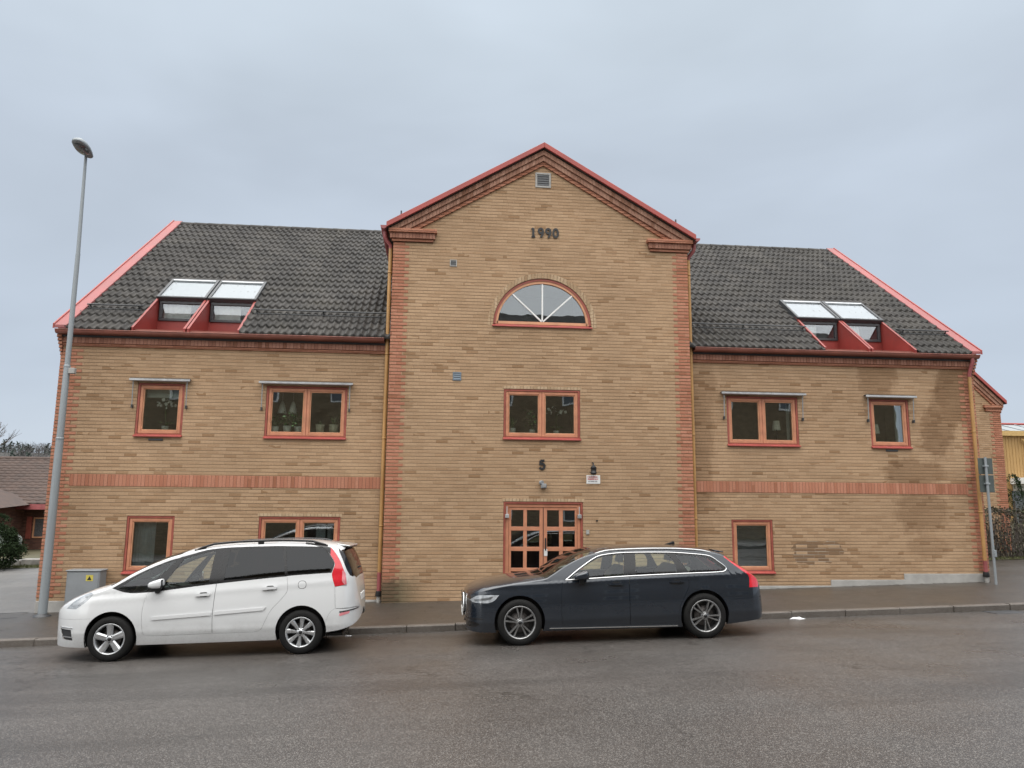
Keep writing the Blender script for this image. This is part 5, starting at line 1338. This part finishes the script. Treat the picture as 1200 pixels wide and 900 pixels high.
def drain_cover():
    x = 10.6; b = MB().box(-.30, .30, -.2, .2, -.01, .006)
    o = b.build('drain_cover', M['dark_metal'], None, bevel=.004); o.location = (x, -3.30, gx(x)-.058); o.rotation_euler = (R(-1.9), -math.atan(.0285), 0); tag(o, 'flat dark drain grating in the gutter at the right', 'drain cover')
drain_cover()

# ------------------------------------------------------------------ things on the window boards
def pot_plant(x, y, z, r, h, kind, mat, lab, ph=.35, seed=1, group=None):
    random.seed(seed); np.random.seed(seed)
    t = thing('potted_plant', lab, 'plant', (x, y, z), group or 'potted plants on the window boards')
    MB().lathe([(0, .0), (r*.75, .0), (r, h), (r*.93, h), (r*.88, h*.85), (0, h*.85)], n=18).build('pot', M[mat], t)
    b = MB()
    if kind == 'bush':
        pts = np.random.normal(size=(150, 3))*[r*1.0, r*.8, ph*.24]+[0, 0, h+ph*.5]; b.leaves(pts, .07)
        for k in range(5): b.tube([(0, 0, h*.8), (random.uniform(-r, r), random.uniform(-r, r)*.6, h+ph*.6)], .004, 5)
    elif kind == 'spiky':
        for k in range(9):
            a = random.random()*6.28; d = Vector((math.cos(a)*.5, math.sin(a)*.3, random.uniform(.8, 1.4))).normalized()*ph*random.uniform(.6, 1); w = Vector((-math.sin(a), math.cos(a), 0))*.02; p = Vector((0, 0, h*.8))
            b.add([p-w*.6, p+w*.6, p+d*.6+w, p+d, p+d*.6-w], [(0, 1, 2, 3, 4)])
    else:
        for k in range(3):
            sx = random.uniform(-.5, .5); pts = [(0, 0, h*.8), (sx*.05, 0, h+ph*.5), (sx*.16, -.02, h+ph*.85), (sx*.34, -.03, h+ph*.95)]; b.tube(pts, .004, 5)
        for k in range(5): b.add([(0, 0, h), (.10*math.cos(k*1.3), .05*math.sin(k*1.3), h+.10), (.20*math.cos(k*1.3), .1*math.sin(k*1.3), h+.07), (.10*math.cos(k*1.3)+.02, .05*math.sin(k*1.3)+.03, h+.06)], [(0, 1, 2, 3)])
    b.build('foliage', M['leaf'], t)
    if kind == 'orchid':
        f = MB(); f.leaves([(random.uniform(-.20, .20), -.03+random.uniform(-.02, .02), h+ph*.9+random.uniform(-.07, .06)) for _ in range(26)], .075, asp=.9); f.build('flower', M['petal'], t)
yb = .20; zb_ = UP[0]+.116
pot_plant(-6.02, yb, zb_, .075, .12, 'orchid', 'pot_w', 'white flowering orchid in a white pot behind the upper left single window', .55, 3)
pot_plant(-3.66, yb, zb_, .085, .15, 'bush', 'pot_w', 'leafy plant in a white pot, leftmost behind the wide upper left window', .26, 4)
pot_plant(-3.40, yb, zb_, .095, .17, 'bush', 'pot_w', 'bushy plant in white pot, second from left behind the wide upper left window', .28, 5)
pot_plant(-3.16, yb, zb_, .085, .16, 'bush', 'pot_w', 'bushy plant in white pot, third from left behind the wide upper left window', .26, 6)
pot_plant(-2.68, yb, zb_, .10, .21, 'spiky', 'pot_c', 'short spiky plant in a large cream pot behind the wide upper left window', .15, 7)
pot_plant(-2.38, yb, zb_, .11, .22, 'spiky', 'pot_c', 'tall spiky plant in a large cream pot, rightmost behind the wide upper left window', .34, 8)
ybb = YB+.20; zbb = 3.585+.116
pot_plant(1.62, ybb, zbb, .08, .14, 'spiky', 'pot_w', 'thin plant in a white pot, leftmost in the window above the entrance', .33, 9)
pot_plant(2.07, ybb, zbb, .07, .11, 'bush', 'pot_w', 'bright green bushy plant in the middle of the window above the entrance', .42, 10)
pot_plant(2.62, ybb, zbb, .07, .10, 'orchid', 'pot_w', 'white flowering plant in the right sash of the window above the entrance', .50, 11)
pot_plant(1.95, YB+.27, 6.215, .09, .10, 'bush', 'pot_c', 'small green plant on the board of the half round window', .28, 12)
def lamp_in(x, y, z, r, h, lab):
    t = thing('table_lamp', lab, 'lamp', (x, y, z), 'table lamps behind the windows')
    MB().lathe([(0, 0), (.07, .0), (.07, .015), (.012, .03), (.012, h-.14), (0, h-.13)], n=14).build('lamp_base', M['dark_metal'], t)
    MB().lathe([(r, h-.22), (r*.72, h)], n=20).build('lamp_shade', M['shade'], t)
lamp_in(7.98, .28, zb_, .10, .50, 'white shaded table lamp behind the upper double window of the right wing')
lamp_in(10.46, .28, zb_, .10, .46, 'white shaded table lamp behind the upper single window at the far right')
def pendant(x, lab):
    t = thing('pendant_lamp', lab, 'lamp', (x, .55, 4.14), 'pendant lamps in the upper left room')
    MB().lathe([(.105, 0), (.05, .22), (.02, .28), (.0, .285)], n=18).build('lamp_shade', M['white'], t); MB().tube([(0, 0, .28), (0, 0, 1.23)], .004, 5).build('cord', M['white'], t)
pendant(-3.60, 'left white cone pendant lamp behind the wide upper left window'); pendant(-3.36, 'right white cone pendant lamp behind the wide upper left window')

# ------------------------------------------------------------------ neighbours on the left
def tiled_plane(b, a, c, d, e, rows, cols, amp=.03):
    """corrugated tile field between eave a->c and ridge e->d"""
    a, c, d, e = map(Vector, (a, c, d, e)); n = (c-a).cross(e-a).normalized(); vs = []; X = cols*6
    lines = []
    for r in range(rows): lines += [(r/rows, .0), (r/rows+.02/rows, .04), ((r+.97)/rows, .0)]
    for t, h in lines:
        for i in range(X+1):
            s = i/X; p = (a.lerp(c, s)).lerp(e.lerp(d, s), t); vs.append(p+n*(h+amp*(.5+.5*math.cos(2*math.pi*i/6))))
    w = X+1
    b.add([tuple(v) for v in vs], [(l*w+i, l*w+i+1, (l+1)*w+i+1, (l+1)*w+i) for l in range(len(lines)-1) for i in range(X)], True)
M['brown_tile'] = simple('weathered_brown_roof_tile', (.075, .051, .042), .8, var=.35, scale=2.5)
M['brown_wall'] = brick('dark_red_house_brick', [(0, (.10, .05, .04)), (.5, (.15, .075, .055)), (1, (.18, .095, .07))], (.10, .075, .06), darkp=.05)
M['pale_wall'] = simple('pale_render', (.34, .33, .30), .85)
def far_scale(name, k):
    """set a neighbour back from the street: the same house, further off and truly larger"""
    o = bpy.data.objects[name]; c = Vector((0, -16.9, 2.245)); o.location = c+(o.location-c)*k; o.scale = (k, k, k)
def left_house():
    g = gx(-20)
    H = thing('house', 'low dark red house with weathered brown tiled roof beyond the driveway on the left', 'house', (-21, 22, g))
    b = MB(); b.box(-34, -13, 20, 29, g-.3, 1.95); o = P(b, 'wall', 'brown_wall', H)
    P(MB().box(-34.3, -12.7, 19.25, 19.45, 1.62, 1.86), 'gutter', 'pipe_red', H); P(MB().box(-34, -13, 19.4, 20, 1.80, 1.86), 'soffit', 'dark_metal', H)
    b = MB(); ez = 1.86; tiled_plane(b, (-34.5, 19.3, ez), (-12.5, 19.3, ez), (-12.5, 24.5, 4.12), (-34.5, 24.5, 4.12), 16, 60); r = P(b, 'roof', 'brown_tile', H)
    P(MB().tube([(-34.5, 24.5, 4.12), (-12.5, 24.5, 4.12)], .12, 10), 'ridge_cap', 'brown_tile', r)
    P(MB().quad((-34.5, 24.5, 4.1), (-12.5, 24.5, 4.1), (-12.5, 29.7, 1.86), (-34.5, 29.7, 1.86)), 'rear_slope', 'brown_tile', r)
    # front wing with a hipped roof running off to the left
    P(MB().box(-30, -18.9, 17.0, 20.0, g-.3, 1.70), 'wall', 'brown_wall', H)
    b = MB(); tiled_plane(b, (-30, 16.4, 1.68), (-18.3, 16.4, 1.68), (-21.6, 19.7, 3.05), (-30, 19.7, 3.05), 9, 34); r2 = P(b, 'roof', 'brown_tile', H)
    P(MB().tube([(-18.3, 16.4, 1.72), (-21.6, 19.7, 3.12)], .10, 8), 'hip_cap', 'brown_tile', r2)
    P(MB().add([(-18.3, 16.4, 1.68), (-18.3, 20.4, 1.9), (-21.6, 19.7, 3.05)], [(0, 1, 2)]), 'hip_slope', 'brown_tile', r2)
    P(MB().box(-30, -18.25, 16.3, 16.42, 1.50, 1.68), 'gutter', 'pipe_red', r2)
    wdw = P(bars(MB(), -18.98+.55, -18.25+.55, .33, 1.25, .06, 19.95, 20.03), 'window', 'pale_wood', H)
    P(MB().box(-18.92+.55, -18.31+.55, 19.99, 20.0, .39, 1.19), 'pane', 'lens_dark', wdw)
    for x in (-18.72, -17.66): P(MB().box(x, x+.22, 19.95, 19.99, .30, 1.28), 'shutter', 'red_wood', H)
    P(MB().box(-18.0, -17.6, 19.93, 20.0, 1.42, 1.52), 'outdoor_lamp', 'white', H)
left_house()
far_scale('house', 1.14)
PC = thing('parked_car', 'pale green car standing in front of the low brown roofed house, mostly hidden', 'car', (-20.3, 20.6, gx(-20)+.09), None, (0, .02, R(186)))
mpv(PC, M['paint_pale'], .09, False)
def low_wall():
    random.seed(3); t = thing('low_wall', 'low grey stone wall with a grassy foot at the end of the driveway on the left', 'wall', (-17, 13, gx(-17)))
    M['stone'] = simple('grey_wall_stone', (.26, .25, .235), .85, var=.3, scale=4, bump=.5)
    b = MB(); x = -26.
    while x < -12.4:
        w = random.uniform(.5, .8); b.box(x, x+w-.02, 12.9+random.uniform(-.03, .03), 13.3, gx(x)-.1, gx(x)+.34+random.uniform(-.02, .02)); x += w
    P(b, 'stones', 'stone', t, bevel=.03)
low_wall()
M['grass'] = simple('winter_grass', (.085, .095, .035), .8, var=.4, scale=3)
def grass(name, x0, x1, y0, y1, n, z, seed):
    rs = np.random.RandomState(seed); b = MB()
    for i in range(n):
        x, y = rs.uniform(x0, x1), rs.uniform(y0, y1); zz = z(x, y); h = rs.uniform(.04, .12); a = rs.uniform(0, 6.28); lx, ly = rs.normal(0, .03, 2)
        b.add([(x-.012*math.cos(a), y-.012*math.sin(a), zz), (x+.012*math.cos(a), y+.012*math.sin(a), zz), (x+lx, y+ly, zz+h)], [(0, 1, 2)])
    o = b.build(name, M['grass'], None); o['kind'] = 'stuff'; tag(o, 'strip of short winter grass ' + ('below the low stone wall' if x0 < 0 else 'under the clipped hedge'), 'grass')
struct(MB().add([(x, y, gx(x)+.105) for x in (-26, -20, -15, -11.8) for y in (11.9, 13.0)], [(0, 2, 3, 1), (2, 4, 5, 3), (4, 6, 7, 5)]).build('verge', M['soil'], None))
grass('grass', -24, -12, 11.9, 12.95, 5000, lambda x, y: gx(x)+.10, 5)
M['bush_leaf'] = simple('dark_evergreen_needles', (.020, .034, .014), .85, var=.5, scale=9, spec=.15); M['bark'] = simple('tree_bark', (.075, .06, .048), .9, var=.3, scale=6)
M['twig'] = simple('bare_twig', (.10, .085, .075), .9, var=.2)
def bush(name, x, y, h, w, lab, n=15000, seed=2, mat='bush_leaf'):
    rs = np.random.RandomState(seed); np.random.seed(seed); random.seed(seed); z0 = gx(x)+.08
    t = thing(name, lab, 'shrub', (x, y, z0))
    MB().tube([(0, 0, 0), (0, 0, h*.6)], [.07, .03], 8).build('trunk', M['bark'], t)
    pts = []
    nb = 46; lobes = [(rs.uniform(0, 6.28), rs.uniform(.04, .98), rs.uniform(.75, 1.08)) for _ in range(nb)]
    for i in range(n):
        a, tz, k = lobes[rs.randint(nb)]; tz = np.clip(tz+rs.normal(0, .05), 0.01, 1.02); rad = w*.5*k*(1-tz**2.2)**.6*min(1, .62+tz*1.6)
        rr = rad*(.45+.55*rs.uniform()**.4); a += rs.normal(0, .28); pts.append((rr*math.cos(a), rr*math.sin(a), h*tz))
    MB().leaves(pts, .085, asp=.42).build('crown', M[mat], t)
bush('evergreen_shrub', -15.42, 11.4, 1.95, 2.15, 'dense dark green conical evergreen shrub at the left edge by the driveway')

def bare_tree(x, y, h, lab, seed, depth=6, spread=.55, z0=None, tr=.16):
    random.seed(seed); z0 = gx(max(-60, min(60, x))) if z0 is None else z0
    t = thing('bare_tree', lab, 'tree', (x, y, z0)); tb = MB(); cb = MB()
    def grow(p, d, L, r, k):
        q = p+d*L; mid = p+d*L*.5+Vector((random.uniform(-1, 1), random.uniform(-1, 1), 0))*L*.05
        (tb if k >= depth-1 else cb).tube([p, mid, q], [r, r*.85, r*.7], 6 if k > 2 else 4, False)
        if k == 0: return
        for i in range(random.choice((2, 3, 3)) if k > 1 else 3):
            ax = Vector((random.uniform(-1, 1), random.uniform(-1, 1), random.uniform(-.3, .6))).normalized(); nd = (d+ax*spread+Vector((0, 0, .10))).normalized()
            grow(p+d*L*random.uniform(.55, 1.), nd, L*random.uniform(.62, .82), r*.62, k-1)
    grow(Vector((0, 0, 0)), Vector((0, 0, 1)), h*.28, tr, depth)
    tb.build('trunk', M['bark'], t); cb.build('crown', M['twig'], t)
bare_tree(-25.6, 25.5, 9.6, 'leafless tree with fine bare twigs reaching in at the left edge above the brown roof', 11, 6, .62)

# wooded hill far off
def hill():
    vs = []; xs = np.linspace(-420, 60, 49); ys = np.linspace(120, 420, 16)
    for x in xs:
        for y in ys:
            k = math.sin(math.pi*min(1, max(0, (y-120)/300)))**1.2; e = max(0, 1-((x+170)/260)**2)
            vs.append((x, y, -3.2+(20.5+1.3*math.sin(x*.05)+.8*math.sin(x*.13+1))*k*e**.5))
    n = len(ys); return struct(MB().add(vs, [(i*n+j, (i+1)*n+j, (i+1)*n+j+1, i*n+j+1) for i in range(len(xs)-1) for j in range(n-1)], True).build('hill', M['hill'], None))
M['hill'] = simple('wooded_hillside', (.042, .040, .037), .95, var=.35, scale=.12)
M['far_wood'] = simple('far_bare_trees', (.072, .068, .066), .95, var=.35, scale=.15); M['far_pine'] = simple('far_pines', (.045, .06, .05), .95, var=.3, scale=.1)
hill()
def wood():
    rs = np.random.RandomState(4); np.random.seed(4); random.seed(4); b = MB(); c = MB()
    for i in range(900):
        x = rs.uniform(-215, -85); y = rs.uniform(165, 285); k = math.sin(math.pi*(y-120)/300)**1.2; e = max(0, 1-((x+170)/260)**2); z = -3.2+(20.5+1.3*math.sin(x*.05)+.8*math.sin(x*.13+1))*k*e**.5
        if rs.uniform() < .22:
            h = rs.uniform(2.2, 3.8); pts = [(x+rs.normal(0, .9)*(1-t)*.7, y+rs.normal(0, .9)*(1-t), z+h*t) for t in rs.uniform(.05, 1, 60)]; c.leaves(pts, .9)
        else:
            h = rs.uniform(1.8, 3.3); b.tube([(x, y, z), (x, y, z+h*.7)], [.14, .06], 4, False)
            for q in range(40):
                a = rs.uniform(0, 6.28); r_ = rs.uniform(.2, 1.7); zz = z+h*rs.uniform(.25, 1); L = rs.uniform(.5, 1.2); d = Vector((math.cos(a)*.6, math.sin(a)*.6, rs.uniform(.3, 1))).normalized()*L; p = Vector((x+r_*math.cos(a), y+r_*math.sin(a), zz)); w = Vector((.035, .02, 0))
                b.add([p-w, p+w, p+d], [(0, 1, 2)])
    for bb, nm, mt, lb in ((b, 'bare_wood', 'far_wood', 'greyish leafless wood covering the far hill at the left'), (c, 'pine_wood', 'far_pine', 'scattered dark pines on the far wooded hill at the left')):
        o = bb.build(nm, M[mt], None); o['kind'] = 'stuff'; tag(o, lb, 'wood')
wood()

# ------------------------------------------------------------------ neighbours on the right
def annex():
    y = 8.; g = gx(18)+.1
    A = thing('annex_building', 'yellow brick gable with red brick corner standing behind the hedge at the right', 'building', (18, y, g))
    rx, rz_, hw = 17.55, 8.15, 2.36; x1 = rx+hw; ze = 5.63
    def PA(b, nm, mt, par=A, **k): return P(b, nm, mt, par, **k)
    PA(MB().prism([(rx-hw, g-.3), (x1, g-.3), (x1, ze+.1), (rx, rz_-.42), (rx-hw, ze+.1)], y, y+9, 'y'), 'wall', 'brick')
    b = MB(); z = g; k = 0
    while z < ze-.02: b.box(x1+.005, x1-(.42 if k % 2 else .30), y-.01, y+.05, z+.006, z+.0685); z += .0752; k += 1
    PA(b, 'quoin', 'red_brick')
    sl = (rz_-5.86)/(20.05-rx)
    def band(nm, mt, d0, d1, pr, half):
        zl = lambda d: rz_-d-half*sl; c = [(rx-half, zl(d1)), (rx, rz_-d1), (rx, rz_-d0), (rx-half, zl(d0))]; e = [(rx, rz_-d1), (rx+half, zl(d1)), (rx+half, zl(d0)), (rx, rz_-d0)]
        return PA(MB().prism(c, y-pr, y+.05 if 'roof' not in nm else y+9, 'y').prism(e, y-pr, y+.05 if 'roof' not in nm else y+9, 'y'), nm, mt)
    r_ = band('roof', 'tile', .02, .12, .16, 2.48); band('verge', 'red_metal', -.03, .10, .20, 2.50); band('gable_cornice', 'rake_brick', .105, .26, .12, 2.42); band('gable_cornice', 'rake_brick', .265, .40, .08, 2.40); band('gable_cornice', 'red_brick', .405, .52, .04, 2.38)
    PA(MB().box(x1-.64, x1+.06, y-.10, y+.05, ze-.005, ze+.10).box(x1-.58, x1+.02, y-.05, y+.05, ze-.12, ze-.01), 'cornice_return', 'red_brick')
annex()
M['hedge_leaf'] = simple('winter_hedge_leaf', (.062, .05, .034), .85, var=.5, scale=6)
M['hedge_green'] = simple('hedge_green_leaf', (.045, .052, .025), .8, var=.4, scale=6)
def hedge():
    rs = np.random.RandomState(9); np.random.seed(9); random.seed(9); x0, x1, y0, y1 = 15.6, 24., 5.1, 6.0
    t = thing('hedge', 'clipped brown winter hedge along the side street at the right', 'hedge', (19.5, 5.5, gx(19)+.08))
    b = MB(); g = MB(); tw = MB()
    def z0(x): return gx(x)+.08
    for i in range(9500):
        x = rs.uniform(x0, x1); f = rs.randint(3); h = 1.50+.05*math.sin(x*3)+.03*math.sin(x*11)
        if f == 0: y, z = y0+abs(rs.normal(0, .10)), rs.uniform(.10, 1)*h
        elif f == 1: y, z = rs.uniform(y0, y1), h-abs(rs.normal(0, .07))
        else: y, z = rs.uniform(y0, y1), rs.uniform(.1, 1)*h
        dens_ = .5+.5*math.sin(x*4.7+z*3)*math.sin(z*5+x*1.3)
        if rs.uniform() < .28*(1-dens_): continue
        (g if rs.uniform() < .25 else b).leaves([(x, y, z0(x)+z)], .075, asp=.7)
    for i in range(900):
        x = rs.uniform(x0, x1); y = rs.uniform(y0, y1); p = Vector((x, y, z0(x))); q = p+Vector((rs.normal(0, .15), rs.normal(0, .1), rs.uniform(.6, 1.5))); tw.tube([p, q], [.010, .004], 4, False)
    P(b, 'foliage', 'hedge_leaf', t); P(g, 'foliage', 'hedge_green', t); P(tw, 'stems', 'twig', t)
hedge()
grass('grass', 15.4, 24, 4.9, 5.4, 2500, lambda x, y: gx(x)+.085, 6)
struct(MB().add([(x, y, gx(x)+.104) for x in (15.4, 18, 21, 24.2) for y in (4.86, 6.3)], [(0, 2, 3, 1), (2, 4, 5, 3), (4, 6, 7, 5)]).build('verge', M['soil'], None))
bush('evergreen_shrub', 23.7, 12.4, 2.75, 1.5, 'narrow dark evergreen behind the hedge beside the yellow wooden building', 3000, 8)
M['yellow_board'] = simple('yellow_painted_boards', (.34, .205, .075), .6, var=.12, scale=3, streak=True); M['yellow_trim'] = simple('pale_yellow_trim', (.44, .29, .11), .5)
def yellow_building():
    y = 30.; g = gx(40)
    Y_ = thing('wooden_building', 'yellow boarded building with a glazed sloping roof far behind the hedge at the right', 'building', (42, y, g))
    b = MB(); x = 36.6
    while x < 50: b.box(x, x+.17, y-.02, y+.03, 3.2, 6.75); b.box(x+.17, x+.22, y+.0, y+.03, 3.2, 6.75); x += .22
    o = P(b, 'wall', 'yellow_board', Y_); P(MB().box(36.6, 50, y+.03, y+9, g, 6.75), 'wall', 'yellow_board', Y_)
    P(MB().box(36.4, 50.2, y-.35, y+.03, 6.75, 7.08), 'eaves_board', 'yellow_trim', Y_)
    for x in (37.35, 39.05, 41.4): P(MB().tube([(x, y-.12, g), (x, y-.12, 6.2), (x-.3, y-.25, 6.5)], .06, 8), 'downpipe', 'yellow_trim', Y_)
    P(MB().quad((36.5, y-.2, 7.08), (50, y-.2, 7.08), (50, y+2.2, 7.75), (36.5, y+2.2, 7.75)), 'roof_glazing', 'blind', Y_)
    b = MB()
    for k in range(12): b.tube([(36.6+1.2*k, y-.22, 7.10), (36.6+1.2*k, y+2.2, 7.78)], .035, 6)
    P(b, 'glazing_bar', 'galv', Y_); P(MB().tube([(36.4, y+2.2, 7.82), (50, y+2.2, 7.82)], .07, 8), 'ridge_rail', 'red_metal', Y_)
    P(MB().box(37.75, 44, y-1.6, y-.03, 3.55, 3.95), 'canopy', 'white', Y_); P(MB().box(37.9, 44, y-1.5, y-.03, 3.1, 3.55), 'canopy_fascia', 'pale_wall', Y_)
    P(MB().box(37.8, 44, y-.06, y-.025, g, 3.1), 'shop_front', 'lens_dark', Y_)
yellow_building()

# ------------------------------------------------------------------ across the street (seen only mirrored in the panes)
def opposite():
    O = thing('opposite_building', 'brown brick building across the street mirrored in the window panes', 'building', (2, -25, gx(2)))
    M['opp'] = brick('opposite_brown_brick', [(0, (.20, .15, .095)), (.5, (.26, .20, .13)), (1, (.31, .24, .155))], (.2, .15, .1), darkp=.05)
    hs = []
    for x in np.arange(-19, 24, 4.3):
        for z in (1.1, 4.2, 7.5): hs.append(rect(x, x+1.5, z, z+1.5))
    wall('wall', 'opp', [(-22, -1.5), (27, -1.0), (27, 9.9), (-22, 9.9)], hs, -25, -.15, O)
    b = MB(); c = MB(); d = MB()
    for h in hs:
        x0, x1, z0, z1 = h[0][0], h[1][0], h[0][1], h[2][1]
        bars(b, x0, x1, z0, z1, .09, -25.10, -24.98); b.box((x0+x1)/2-.04, (x0+x1)/2+.04, -25.08, -25, z0+.09, z1-.09); d.quad((x0, -25.12, z0), (x1, -25.12, z0), (x1, -25.12, z1), (x0, -25.12, z1))
    P(b, 'window_frame', 'white', O); P(d, 'pane', 'lens_dark', O)
    P(MB().prism([(-24.6, 9.85), (-25.3, 9.95), (-31, 14.2), (-31, 9.85)], -22.4, 27.4, 'x'), 'roof', 'tile', O)
    P(MB().box(-22, 27, -38, -25.2, -1.5, 9.85), 'wall', 'opp', O)
opposite()
